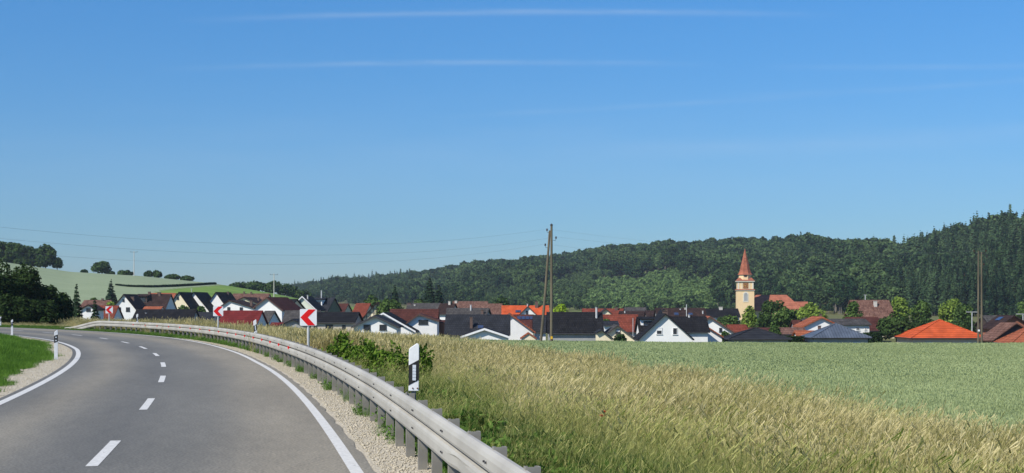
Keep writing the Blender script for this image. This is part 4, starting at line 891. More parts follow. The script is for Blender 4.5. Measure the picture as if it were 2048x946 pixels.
    b = MB(); b.prism([(xc, yc - 2, Z(613)), (xc, yc + 2, Z(603)), (xc, yc + 6, Z(613))], (0, 0, 0), (xd - xc, 0, 0)); b.build('vestry_roof', MAT['spire_roof'], e)
church()

# ------------------------------------------------------------------ trees
DG = 'dark trees at the left end of the road'
for a in ((-45, 142, 515, 110), (12, 150, 522, 90), (62, 146, 536, 84), (100, 150, 552, 60)):
    pass
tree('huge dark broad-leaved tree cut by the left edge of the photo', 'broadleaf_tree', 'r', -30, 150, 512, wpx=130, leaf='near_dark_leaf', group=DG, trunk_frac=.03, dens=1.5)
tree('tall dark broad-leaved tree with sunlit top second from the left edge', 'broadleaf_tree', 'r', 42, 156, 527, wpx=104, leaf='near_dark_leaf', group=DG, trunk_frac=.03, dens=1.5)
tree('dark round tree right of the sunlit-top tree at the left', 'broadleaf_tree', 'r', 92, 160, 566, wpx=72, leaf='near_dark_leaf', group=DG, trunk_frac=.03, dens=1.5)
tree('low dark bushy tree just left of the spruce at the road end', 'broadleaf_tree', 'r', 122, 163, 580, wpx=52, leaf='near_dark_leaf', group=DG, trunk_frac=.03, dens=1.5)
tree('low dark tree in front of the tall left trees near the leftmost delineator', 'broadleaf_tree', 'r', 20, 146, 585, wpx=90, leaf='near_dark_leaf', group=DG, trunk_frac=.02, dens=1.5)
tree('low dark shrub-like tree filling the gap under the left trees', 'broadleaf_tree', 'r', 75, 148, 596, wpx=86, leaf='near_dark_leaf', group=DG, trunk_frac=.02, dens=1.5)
tree('pointed spruce left of the small white gable at the road end', 'spruce_tree', 'conifer', 153, 185, 566, wpx=36, leaf='conifer', dens=1.6)
tree('small spruce right of the small white gable at the road end', 'spruce_tree', 'conifer', 190, 200, 596, wpx=34, leaf='conifer', dens=1.6)
tree('broad spruce standing against the pale wheat hill above the brown roof', 'spruce_tree', 'conifer', 222, 440, 558, wpx=34, leaf='conifer')
RG = 'trees along the top of the wheat hill'
TRS = (('leftmost dark tree in the clump on the hilltop', -4, 483, 44, 'dark_leaf', .12), ('dark tall tree in the middle of the hilltop clump', 34, 482, 44, 'dark_leaf', .12),
        ('dark slender tree at the right end of the hilltop clump', 62, 493, 30, 'dark_leaf', .12), ('large round tree with a hole under its crown, right of the hilltop clump', 91, 489, 40, 'dark_leaf', .14), ('low bright bush leaning on the large round hilltop tree', 82, 514, 26, 'mid_leaf', .05),
        ('small tree right of the large round hilltop tree', 115, 516, 18, 'dark_leaf', .2), ('lone dome-shaped tree on the hill skyline', 203, 525, 34, 'dark_leaf', .08), ('small bush left of the lone dome-shaped tree', 168, 541, 12, 'dark_leaf', .02),
        ('small bush at the right foot of the lone dome-shaped tree', 221, 544, 14, 'dark_leaf', .02), ('flat bush on the skyline left of the hill utility pole', 250, 542, 28, 'dark_leaf', .02), ('twin small tree, left one right of the hill utility pole', 297, 543, 16, 'dark_leaf', .05),
        ('twin small tree, right one right of the hill utility pole', 315, 542, 15, 'dark_leaf', .05), ('low skyline bush left of the field track', 345, 550, 26, 'dark_leaf', .02), ('low skyline bush above the end of the dark shade strip', 375, 553, 24, 'dark_leaf', .02),
       ('dark undergrowth tree below the hilltop clump, left', 16, 512, 50, 'dark_leaf', .01), ('dark undergrowth tree below the hilltop clump, right', 48, 516, 44, 'dark_leaf', .01))
for lab, u, yt, wp, lf, f_ in TRS:
    tree(lab, 'hilltop_tree', 'r', u, 700, yt - 1, wpx=wp * 1.12, leaf=lf, group=RG, trunk_frac=f_ * .4, dens=1.6)
for lab, u, yt, wp in (('dark tree group start on the green slope crest left of the slope pole', 478, 566, 40), ('dark rounded tree left of the slope pole', 512, 564, 44), ('dark rounded tree just behind the slope pole', 545, 563, 46), ('dark bushy tree right of the slope pole', 574, 568, 42), ('low dark tree at the lower end of the green slope crest', 604, 580, 40)):
    tree(lab, 'slope_tree', 'r', u, 745, yt, wpx=wp, leaf='dark_leaf', group='trees behind the green slope', trunk_frac=.05)
for lab, nm, k, u, d, yt, wp, lf in (
    ('green bushes between spruce and white gable house at left', 'garden_tree', 'r', 187, 445, 594, 24, 'mid_leaf'),
    ('bright round shrub left of the steep white gable house', 'garden_tree', 'r', 222, 400, 600, 20, 'bright_leaf'),
    ('small green tree in front of the cream gable at left', 'garden_tree', 'r', 367, 395, 608, 26, 'mid_leaf'),
    ('small green tree right of the cream gable at left', 'garden_tree', 'r', 402, 350, 610, 22, 'mid_leaf'),
    ('dark bush behind the pale green gable on the slope', 'garden_tree', 'r', 563, 480, 592, 18, 'mid_leaf'),
    ('leafy tree with flat top left of the half-timbered gable', 'garden_tree', 'r', 745, 400, 590, 46, 'mid_leaf'),
    ('weeping round green tree right of the half-timbered gable', 'garden_tree', 'r', 782, 330, 594, 58, 'mid_leaf'),
    ('dark spruce tip above the round green garden tree', 'spruce_tree', 'conifer', 790, 480, 570, 26, 'conifer'),
    ('tall dark double spruce, left and taller stem', 'spruce_tree', 'conifer', 859, 460, 551, 38, 'conifer'),
    ('tall dark double spruce, right and lower stem', 'spruce_tree', 'conifer', 877, 455, 566, 34, 'conifer'),
    ('light green bush at the foot of the tall double spruce', 'garden_tree', 'r', 838, 450, 593, 26, 'mid_leaf'),
    ('dark round tree behind the bright orange long roof', 'garden_tree', 'r', 1002, 450, 588, 36, 'dark_leaf'),
    ('lime green round tree right of the upright pole', 'garden_tree', 'r', 1121, 330, 604, 42, 'lime_leaf'),
    ('olive bush overlapping the rust red roof', 'garden_tree', 'r', 1213, 276, 633, 26, 'mid_leaf'),
    ('dark green shrub in front of the pale yellow gable', 'garden_shrub', 'r', 1241, 226, 664, 26, 'hedge_leaf'),
    ('dark green tree left of the church tower foot', 'garden_tree', 'r', 1461, 345, 624, 36, 'mid_leaf'),
    ('low dark tree between the tower foot and the black roof', 'garden_tree', 'r', 1447, 352, 630, 26, 'dark_leaf'),
    ('upright variegated tree in front of the church tower', 'garden_tree', 'r', 1498, 330, 608, 34, 'bright_leaf'),
    ('large dome-shaped dark green tree right of the church tower', 'garden_tree', 'r', 1548, 330, 596, 62, 'dark_leaf'),
    ('grey-green birch-like tree in front of the large dome-shaped tree', 'garden_tree', 'r', 1566, 305, 612, 44, 'mid_leaf'),
    ('dark slender tree left of the large dome-shaped tree', 'garden_tree', 'r', 1526, 318, 628, 30, 'dark_leaf'),
    ('bright green spreading tree below the small church annex roof', 'garden_tree', 'r', 1622, 340, 608, 62, 'bright_leaf'),
    ('green tree between the dome-shaped tree and the spreading tree', 'garden_tree', 'r', 1596, 345, 614, 44, 'mid_leaf'),
    ('low shrub above the hedge right of the dark pyramid roof', 'garden_shrub', 'r', 1549, 262, 648, 26, 'mid_leaf'),
    ('grey-green poplar in front of the tall old mottled roof', 'garden_tree', 'r', 1706, 318, 600, 40, 'mid_leaf'),
    ('bright round tree left of the two trees above the orange pyramid roof', 'garden_tree', 'r', 1799, 345, 588, 46, 'bright_leaf'),
    ('olive tree left of the bright round tree above the orange roof', 'garden_tree', 'r', 1772, 335, 607, 34, 'mid_leaf'),
    ('green tree between the two bright round trees', 'garden_tree', 'r', 1842, 350, 597, 42, 'mid_leaf'),
    ('bright round tree behind the apex of the orange pyramid roof', 'garden_tree', 'r', 1901, 352, 592, 48, 'bright_leaf'),
    ('bright low round tree right of the orange roof apex', 'garden_tree', 'r', 1928, 340, 601, 42, 'mid_leaf'),
    ('broad dark green tree with white blossoms left of the orange pyramid roof', 'garden_tree', 'r', 1793, 278, 623, 70, 'dark_leaf'),
    ('dark wide hedge-like tree behind the orange pyramid roof', 'garden_tree', 'r', 1850, 300, 636, 56, 'dark_leaf'),
    ('dark tree behind the right half of the orange pyramid roof', 'garden_tree', 'r', 1925, 300, 640, 60, 'dark_leaf'),
    ('dark tree behind the twin poles', 'garden_tree', 'r', 1972, 300, 650, 40, 'dark_leaf'),
    ('pale grey-green shrub right of the foot of the twin poles', 'garden_shrub', 'r', 1975, 232, 666, 26, 'bright_leaf'),
    ('green tree cut by the right edge of the photo', 'garden_tree', 'r', 2052, 400, 597, 40, 'mid_leaf'),
    ('small white-flecked shrub in front of the white gable with terracotta roof', 'garden_shrub', 'r', 1449, 250, 660, 24, 'mid_leaf')):
    tree(lab, nm, k, u, d, yt, wpx=wp, leaf=lf, trunk_frac=.1, cat='shrub' if 'shrub' in nm else 'tree', shape='ovate' if 'upright' in lab or 'poplar' in lab else 'round')
def hedge(label, u0, u1, d0, d1, h, w_, leaf='hedge_leaf', n=4000, sz=.3, name='hedge'):
    k = np.linspace(0, 1, 40); us = u0 + (u1 - u0) * k; dd = d0 + (d1 - d0) * k; X = at(us, dd); Z = tz(X, dd)
    q = rng.uniform(0, 1, n); px = np.interp(q, k, X); py = np.interp(q, k, dd); pz = np.interp(q, k, Z)
    P = np.stack([px + rng.normal(0, .2, n), py + rng.uniform(-w_ / 2, w_ / 2, n), pz + h * (1 - rng.uniform(0, 1, n) ** 1.6)], 1)
    V, Q = leaf_quads(P, rng.normal(size=(n, 3)) + np.array([0, -.6, .5]), sz * rng.uniform(.6, 1.3, n), rng)
    o = link(name, npmesh(name, V, Q, [MAT[leaf]])); return tag(o, label, 'hedge')
hedge('clipped dark hedge between the mottled barn roof and the terracotta roof', 1562, 1606, 252, 252, 2.6, 1.2)
hedge('clipped dark hedge right of the blue-grey pyramid roof', 1730, 1762, 262, 262, 3.0, 1.2)

# dark leafy strip standing in for shade along the field edge on the hill
def row_to_d(u, row):
    dd = np.arange(440, 700, 2.0); X = at(u, dd); rr = HZ - (tz(X, dd) - CH) / dd * F; i = np.abs(rr - row).argmin(); return dd[i]
us = np.linspace(232, 432, 60); rows = np.interp(us, [232, 250, 300, 360, 432], [570, 573, 575, 573, 568.5]); dd = np.array([row_to_d(a, b) for a, b in zip(us, rows)])
dd = np.convolve(np.pad(dd, 4, 'edge'), np.ones(9) / 9, 'valid')
n = 9000; q = rng.uniform(0, 1, n); k = np.linspace(0, 1, 60); X = at(us, dd); Zg = tz(X, dd)
hh_ = 0.2 + .55 * np.sin(np.minimum(1, q * 1.25 + .2) * math.pi / 2)
P = np.stack([np.interp(q, k, X), np.interp(q, k, dd) + rng.uniform(-.7, .7, n), np.interp(q, k, Zg) + hh_ * rng.uniform(0, 1, n)], 1)
V, Q = leaf_quads(P, rng.normal(size=(n, 3)) + np.array([0, -.4, .6]), .55 * rng.uniform(.6, 1.3, n), rng)
tag(link('field_edge_shade', npmesh('field_edge_shade', V, Q, [MAT['conifer']])), 'long thin dark leafy strip standing in for shade between the two wheat fields', 'hedge')

# ------------------------------------------------------------------ utility poles and wires
def pole_tube(pts, rad, n=10): b = MB(); b.tube(pts, rad, n); return b
def insulator(par, x, y, z, sd_):
    b = MB(); b.tube([(x, y, z - .12), (x + sd_ * .18, y, z - .16), (x + sd_ * .24, y, z - .05), (x + sd_ * .24, y, z + .02)], .018, 6); h = b.build('bracket', MAT['dark_frame'], par)
    b = MB(); b.tube([(x + sd_ * .24, y, z), (x + sd_ * .24, y, z + .07), (x + sd_ * .24, y, z + .075), (x + sd_ * .24, y, z + .15), (x + sd_ * .24, y, z + .18)], [.07, .075, .05, .06, .03], 10); b.build('insulator', MAT['ceramic'], h)
    return Vector((x + sd_ * .24, y, z + .14))
def a_pole(u, d, ytop, uleg, label, base_row=None, full=True):
    x = at(u, d); z0 = tzf(x, d); H = zat(ytop, d) - z0; s = F / d
    e = empty('utility_pole', (x, d, z0)); tag(e, label, 'utility pole', 'wooden utility poles')
    pole_tube([(0, 0, -.5), (0, 0, H * .5), (0, 0, H)], [.125, .108, .09]).build('pole', MAT['pole_wood'], e)
    pts = []
    if uleg is not None:
        b = pole_tube([((uleg - u) / s, .15, -.5), ((uleg - u) / s * .5, .08, H * .48), (-.14, .04, H * .96)], [.12, .105, .085]); b.build('strut', MAT['pole_wood'], e)
    b = MB(); b.tube([(0, 0, H), (0, 0, H + .06), (0, 0, H + .16)], [.12, .12, .02], 10); b.build('cap', MAT['dark_frame'], e)
    for k, (sd_, dz) in enumerate(((-1, .42), (1, 1.05), (-1, 1.62))):
        xo = -.12 if sd_ < 0 else .12
        if k == 2: xo = -.26
        pts.append(Vector((x, d, z0)) + insulator(e, xo, 0, H - dz, sd_))
    return e, pts, H
pe, pA, H = a_pole(1103, 112, 451, 1079, 'tall weathered wooden pole with a leaning strut pole at the field edge')
b = MB(); b.box((0, -.15, 1.05), (.16, .02, .22)); b.build('sign_plate', MAT['yellow'], pe)
pe2, pL, _ = a_pole(-330, 62, 400, None, 'wooden pole outside the left edge of the photo')
# twin pole
def twin():
    d = 150.0; x = at(1960, d); z0 = tzf(x, d); H = zat(502, d) - z0
    e = empty('utility_pole', (x, d, z0)); tag(e, 'pair of slim parallel wooden poles at the right, by the orange roof', 'utility pole', 'wooden utility poles')
    for k in (-1, 1): pole_tube([(k * .20, 0, -.5), (k * .16, 0, H - (.1 if k > 0 else 0))], [.115, .08]).build('pole', MAT['pole_wood'], e)
    b = MB()
    for f_ in (.22, .5, .78): b.box((0, 0, H * f_), (.34, .1, .1))
    b.build('spacer', MAT['dark_frame'], e)
    b = MB(); b.box((0, 0, H - .25), (.9, .1, .08)); b.build('cross_arm', MAT['dark_frame'], e)
    b = MB(); b.box((-.17, -.15, zat(661, d) - z0), (.2, .02, .2)); b.build('sign_plate', MAT['white_paint'], e)
    P = [Vector((x, d, z0)) + insulator(e, -.4, 0, H - .05, -1), Vector((x, d, z0)) + insulator(e, .4, 0, H - .05, 1), Vector((x, d, z0)) + insulator(e, .16, 0, H - 1.5, 1)]
    return P
pT = twin()
def wire(a, b_, sag, label, grp='overhead wires'):
    pts = []
    for k in range(25):
        t = k / 24; p = a.lerp(b_, t); p.z -= 4 * sag * t * (1 - t); pts.append(p)
    m = MB(); m.tube(pts, .004, 5); tag(m.build('overhead_wire', MAT['wire']), label, 'wire', grp)
for i, nm in enumerate(('topmost', 'middle', 'lowest')):
    wire(pA[i], pL[i], 1.5, nm + ' wire running left from the field pole across the sky')
    wire(pA[i], pT[i], 1.0, nm + ' wire running right from the field pole to the twin poles')
def hill_pole(u, d, yt, label, arm=True):
    x = at(u, d); z0 = tzf(x, d); H = zat(yt, d) - z0; e = empty('hill_pole', (x, d, z0)); tag(e, label, 'utility pole', 'poles on the hill')
    pole_tube([(0, 0, -.5), (0, 0, H)], [.2, .14], 8).build('pole', MAT['chimney_pale'], e)
    b = MB(); b.box((0, 0, H - .5), (3.2, .12, .12)); 
    ca_ = b.build('cross_arm', MAT['dark_frame'], e)
    for k in (-1.5, 0, 1.5):
        b = MB(); b.tube([(k, 0, H - .44), (k, 0, H - .1)], .07, 6); b.build('insulator', MAT['ceramic'], ca_)
    return Vector((x, d, z0 + H - .1))
h1 = hill_pole(268, 640, 502, 'tall pale power pole on the pale wheat hill'); h2 = hill_pole(548, 560, 547, 'pale power pole on the green slope above the brown roofs')
wire(h1, h2, 3.0, 'thin wire between the two hill poles'); wire(h1, Vector((at(-200, 640), 640, h1.z - 4)), 3, 'thin wire running left from the pole on the wheat hill')
def tlamp(u, d, yt, label, wm=2.2):
    x = at(u, d); z0 = tzf(x, d); H = zat(yt, d) - z0; e = empty('street_lamp', (x, d, z0)); tag(e, label, 'street lamp', 'street lamps in the village')
    pole_tube([(0, 0, 0), (0, 0, H)], [.12, .09], 8).build('pole', MAT['steel'], e)
    b = MB(); b.box((0, 0, H), (wm, .25, .12)); b.build('lamp_head', MAT['steel'], e)
tlamp(1944, 292, 624, 'white T-shaped lamp mast left of the twin poles', 2.4); tlamp(2046, 300, 628, 'pale T-shaped lamp mast at the right edge', 3); tlamp(1730.5, 345, 590, 'mushroom-topped lamp mast above the tall old mottled roof', .7)
tlamp(1373, 345, 609, 'thin white mast above the long dark brown roof', .2); tlamp(383, 440, 578, 'thin lamp mast between the steep roofs at the left', .5)
def simple_mast(u, d, yt, yb, label):
    x = at(u, d); z0 = tzf(x, d); H = zat(yt, d) - z0; b = MB(); b.tube([(0, 0, 0), (0, 0, H)], .06, 6); o = b.build('flag_mast', MAT['steel'], None, (x, d, z0)); tag(o, label, 'mast')
simple_mast(1266, 255, 636, 0, 'thin grey mast in front of the rust red roof')

# ------------------------------------------------------------------ guard rail
RO = lambda s: wr(s) + 0.80 + np.interp(s, [-30, -10, -1.3, 5], [-.5, -.16, -.05, 0])
s_end = s_at(131, RO, 40, 130) or 100.0
print('rail end', s_end)
def guard_rail():
    p0 = rp(np.array([0.0]), RO(np.array([0.0])))[0]; e = empty('guard_rail', tuple(p0)); tag(e, 'long weathered steel guard rail sweeping round the outside of the bend', 'guard rail')
    prof = [(.018, .742), (.030, .752), (.058, .752), (.088, .728), (.100, .695), (.100, .625), (.090, .600), (.022, .588), (.022, .572), (.088, .556), (.100, .530), (.104, .500), (.100, .420), (.086, .388), (.055, .366), (.030, .366), (.018, .376)]
    prof = [(a, b) for a, b in prof]
    s = np.concatenate([np.arange(-26, s_end, .5), [s_end]]); n = len(prof); V = []
    drop = ss(s_end - 9, s_end + .5, s) * .60
    kink = 0.035 * np.exp(-((s + 4.7) / .25) ** 2)
    for i, si in enumerate(s):
        c = rp(np.array([si]), RO(np.array([si])))[0]; nx = rp(np.array([si]), RO(np.array([si])) - 1)[0] - c
        for j, (o_, z_) in enumerate(prof):
            k_ = kink[i] if j > 10 else 0
            V.append((c[0] + nx[0] * (o_ - k_) - p0[0], c[1] + nx[1] * (o_ - k_) - p0[1], z_ - drop[i] + k_ * .4))
    Q = [(i * n + j, i * n + j + 1, (i + 1) * n + j + 1, (i + 1) * n + j) for i in range(len(s) - 1) for j in range(n - 1)]
    me = bpy.data.meshes.new('beam'); me.from_pydata(V, [], Q); me.update(); me.materials.append(MAT['rail'])
    o = link('beam', me, e)
    md = o.modifiers.new('thickness', 'SOLIDIFY'); md.thickness = .004; md.offset = 0
    # lap joints
    b = MB()
    # posts: rolled channel, open side away from the road
    pm_ = MB(); h = 1.105; w_, dp, t = .105, .06, .008
    pm_.box((0, 0, h / 2), (w_, t, h)); 
    for k in (-1, 1): pm_.box((k * (w_ / 2 - t / 2), dp / 2 + t / 2, h / 2), (t, dp, h)); pm_.box((k * (w_ / 2 - .016), dp + t, h / 2), (.026, t, h))
    pme = None; k = 0; bolts = MB(); sp_ = -.93 - 1.33 * 18
    while sp_ < s_end - 3:
        c = rp(np.array([sp_]), RO(np.array([sp_])) + .012)[0]; a = head(sp_) - math.pi / 2
        dz = float(ss(s_end - 9, s_end + .5, np.array([sp_]))[0]) * .60
        if pme is None: po = pm_.build('post', MAT['rail_post'], e); pme = po.data
        else: po = pme and bpy.data.objects.new('post', pme); C.objects.link(po); po.parent = e
        po.location = (c[0] - p0[0], c[1] - p0[1], -.33 - dz); po.rotation_euler = (0, 0, a + math.pi + math.pi * 0)
        # posts face the road with their web
        po.rotation_euler = (0, 0, a - math.pi / 2 + 0.0)
        po.rotation_euler = (0, 0, a)
        if sp_ < 40:
            for zz in (.665, .465):
                for dx in ((-.045, .045) if k % 2 == 0 else ()):
                    cc = rp(np.array([sp_ + dx]), RO(np.array([sp_])) - .103)[0]
                    bolts.tube([(cc[0] - p0[0], cc[1] - p0[1], zz), (cc[0] - p0[0] + (-.012), cc[1] - p0[1] - .004, zz)], .010, 6)
        sp_ += 1.33; k += 1
    print('posts', k)
    bolts.build('bolt', MAT['dark_frame'], o)
    # red reflectors in the trough
    sr = 26.0; m0 = None
    while sr < s_end - 14:
        c = rp(np.array([sr]), RO(np.array([sr])) - .075)[0]
        if m0 is None:
            b = MB(); b.box((0, 0, 0), (.10, .05, .085)); b.box((0, -.004, -.05), (.06, .04, .03)); q = b.build('reflector', MAT['red_film'], e); m0 = q.data
        else: q = bpy.data.objects.new('reflector', m0); C.objects.link(q); q.parent = e
        q.location = (c[0] - p0[0], c[1] - p0[1], .577); q.rotation_euler = (0, 0, head(sr) - math.pi / 2 + .3)
        sr += 3.33
MAT['rail'] = pm('weathered_galvanised_rail', (0.33, 0.312, 0.272), (0.44, 0.42, 0.37), 0.9, 0.6, metal=0.1, detail=8)
MAT['rail_post'] = pm('weathered_galvanised_post', (0.19, 0.18, 0.155), (0.29, 0.275, 0.24), 3, 0.7, metal=0.1, detail=8)
guard_rail()

# ------------------------------------------------------------------ chevron signs
def chevron(u, label, size=.5, behind=.42, ztop=None, pole_h=None, yaw=0, lean=0):
    sp_ = s_at(u, lambda s: RO(s) + behind); c = rp(np.array([sp_]), RO(np.array([sp_])) + behind)[0]; x, y = c[0], c[1]; z0 = tzf(x, y)
    zt = zat(ztop, y) - z0
    e = empty('chevron_sign', (x, y, z0), math.atan2(-x, y) * 1.0 + yaw); tag(e, label, 'traffic sign', 'chevron signs along the bend')
    b = MB(); b.tube([(0, .05, -.3), (0, .05, zt - .04)], .038, 12); b.build('pole', MAT['steel'], e)
    b = MB(); h = size / 2; r_ = .035; P = []
    for cx, cz, a0 in ((h - r_, h - r_, 0), (-h + r_, h - r_, 90), (-h + r_, -h + r_, 180), (h - r_, -h + r_, 270)):
        for k in range(5): q = R(a0 + 22.5 * k); P.append((cx + math.cos(q) * r_, 0, zt - h + cz + math.sin(q) * r_))
    b.prism(P[::-1], (0, 0, 0), (0, .012, 0)); pl = b.build('panel', MAT['sign_white'], e)
    b = MB(); b.box((0, .02, zt - h * .5), (.2, .02, .04)); b.box((0, .02, zt - h * 1.5), (.2, .02, .04)); b.build('clamp', MAT['steel'], e)
    b = MB(); zc = zt - h; k = h * .95; y_ = -.0045
    # two limbs of the arrow, pointing left
    L1 = [(-.94 * h, 0), (.02 * h, k), (.90 * h, k), (-.06 * h, 0)]; L2 = [(-.94 * h, 0), (-.06 * h, 0), (.82 * h, -k), (-.06 * h + .0, -k)]
    for L_ in (L1, L2): b.prism([(p[0], y_, zc + p[1]) for p in L_][::-1 if L_ is L1 else 1], (0, 0, 0), (0, .003, 0))
    b.build('chevron', MAT['red_film'], pl)
chevron(616, 'large red and white chevron sign pointing left, nearest of the three', ztop=618, size=.5)
chevron(436, 'middle one of the three red and white chevron signs pointing left', ztop=612.5, size=.51)
chevron(218, 'farthest and smallest of the three red and white chevron signs pointing left', ztop=612.5, size=.51)

# ------------------------------------------------------------------ delineator posts
def delineator(x, y, z0, h, label, group, hole=False, rail=False, yaw=0.0, dots=False, lean=0.0):
    e = empty('delineator_post', (x, y, z0), math.atan2(-x, y) + yaw); tag(e, label, 'delineator', group); e.rotation_euler[1] = lean
    w_ = .125 if rail else .12; dp = .03 if rail else .09; sl = .055       # slanted top, lower towards the left
    top = lambda x_: h - sl * (.5 - x_ / w_)
    pts = [(-w_ / 2, 0, 0), (w_ / 2, 0, 0), (w_ / 2, 0, h - .03)]
    for k in range(1, 6): q = R(90 * k / 5); pts.append((w_ / 2 - .03 + math.cos(q) * .03, 0, top(w_ / 2) - .03 + math.sin(q) * .03))
    pts += [(-w_ / 2 + .015, 0, h - sl), (-w_ / 2, 0, h - sl - .02)]
    b = MB(); b.prism(pts, (0, 0, 0), (0, dp, 0)); bo = b.build('body', MAT['post_white'], e, bevel=.006)
    zb, zt_ = (h * .175, h * .60) if rail else (h - .42, h - .17)
    b = MB(); d_ = .07 if rail else .045
    q = [(-w_ / 2 - .001, zb - d_ / 2), (w_ / 2 + .001, zb + d_ / 2), (w_ / 2 + .001, zt_ + d_ / 2), (-w_ / 2 - .001, zt_ - d_ / 2)]
    b.prism([(p[0], -.003, p[1]) for p in q], (0, 0, 0), (0, dp + .006, 0)); bb = b.build('black_band', MAT['black_plastic'], e)
    if dots:
        for zz in (zb + .065, zb + .175):
            b = MB(); b.tube([(0, -.012, zz), (0, -.002, zz)], .026, 12); b.build('reflector', MAT['reflector'], bb)
    else:
        zc = (zb + zt_) / 2; b = MB(); b.box((.005, -.008, zc), (.042, .012, .19 if rail else .18)); rf = b.build('reflector', MAT['reflector'], bb)
        b = MB()
        for k in range(1, 5): b.box((.005, -.0155, zc - .095 + .038 * k), (.040, .002, .003))
        b.build('reflector_cell', MAT['grey_wall'], rf)
    if rail:
        b = MB()
        for xx in (-.012, .045): b.tube([(xx, -.008, .035), (xx, .0, .035)], .009, 8)
        b.build('bolt', MAT['rust'], bo)
        b = MB(); b.tube([(-.06, .015, -.012), (-.09, -.03, -.015), (-.10, -.04, -.05)], .006, 6); b.box((0, .03, -.06), (.06, .01, .16)); b.build('bracket', MAT['rail_post'], e)
    return e
DGp = 'delineator posts along the bend'
def rail_delin(u, z_, h, label, **k):
    f_ = lambda s: RO(s) + .05
    s_ = s_at(u, f_, -10); c = rp(np.array([s_]), f_(np.array([s_])))[0]; delineator(c[0], c[1], z_, h, label, DGp, rail=True, **k)
rail_delin(827, .80, .585, 'large white delineator with black band mounted on the near guard rail', lean=R(.5))
rail_delin(511, .74, .55, 'leaning white delineator on the guard rail between two chevron signs', lean=R(-4))
rail_delin(274, .74, .56, 'small white delineator on the far guard rail before the dark barn')
def ground_delin(u, row, label):
    d = CH * F / (row - HZ); delineator(at(u, d), d, -.02, 1.02, label, DGp, dots=True)
ground_delin(112, 718.5, 'white delineator post standing in gravel on the inside of the bend')
ground_delin(24, 671.5, 'second white delineator post farther along the inside of the bend')
delineator(at(1, 121), 121, -.1, 1.0, 'white delineator post on the far side of the road at the left edge', DGp, dots=True)

# ------------------------------------------------------------------ bushes behind the rail
BG = 'green bushes behind the guard rail'
def bush(u, d, yt, wp, label, seed, n=12000):
    x = at(u, d); z0 = tzf(x, d); H = zat(yt, d) - z0; s = F / d; rx = wp / s / 2
    e = empty('bush', (x, d, z0)); tag(e, label, 'bush', BG)
    V, Q = crown_geo(seed, rx, H / 2 * .92, H / 2 * .95, n, .060, lobes=30)
    q_ = np.random.default_rng(seed + 50); PP = []
    for k in range(16):
        a = q_.uniform(0, 6.28); r0 = rx * q_.uniform(.1, .95); hb = H * (.95 - .35 * (r0 / rx) ** 2); lx, ly = q_.normal(0, .08, 2)
        for j in range(16): f = j / 15; PP.append((math.cos(a) * r0 + lx * f + q_.normal(0, .02), math.sin(a) * r0 + ly * f + q_.normal(0, .02), hb - .1 + f * q_.uniform(.9, 1.1) * .34))
    PP = np.array(PP); V2, Q2 = leaf_quads(PP, q_.normal(size=PP.shape) + np.array([0, 0, .4]), .06 * q_.uniform(.6, 1.3, len(PP)), q_, 1.5); Q = np.vstack([Q, Q2 + len(V)]); V = np.vstack([V, V2])
    link('crown', npmesh('crown', V, Q, [MAT['bush_leaf']]), e)
    r = random.Random(seed); b = MB()
    for i in range(12):
        a = r.uniform(0, 6.28); q = r.uniform(.2, .8) * rx; b.tube([(0, 0, -.1), (math.cos(a) * q * .5, math.sin(a) * q * .5, H * .5), (math.cos(a) * q, math.sin(a) * q, H * r.uniform(.85, 1.06))], [.018, .012, .004], 5)
    b.build('stem', MAT['bark'], e)
bush(682, 38.5, 676, 36, 'tall narrow bush tip at the left end of the bushes', 11, 2600); bush(722, 37, 690, 96, 'broad bush right of the tall narrow tip', 12); bush(778, 34.5, 699, 100, 'broad bush left of the near delineator', 13)
bush(668, 37, 704, 44, 'low sparse bush nearest to the chevron sign pole', 15, 2200); bush(843, 31.5, 706, 46, 'dark bush directly behind the near delineator', 14, 3200)

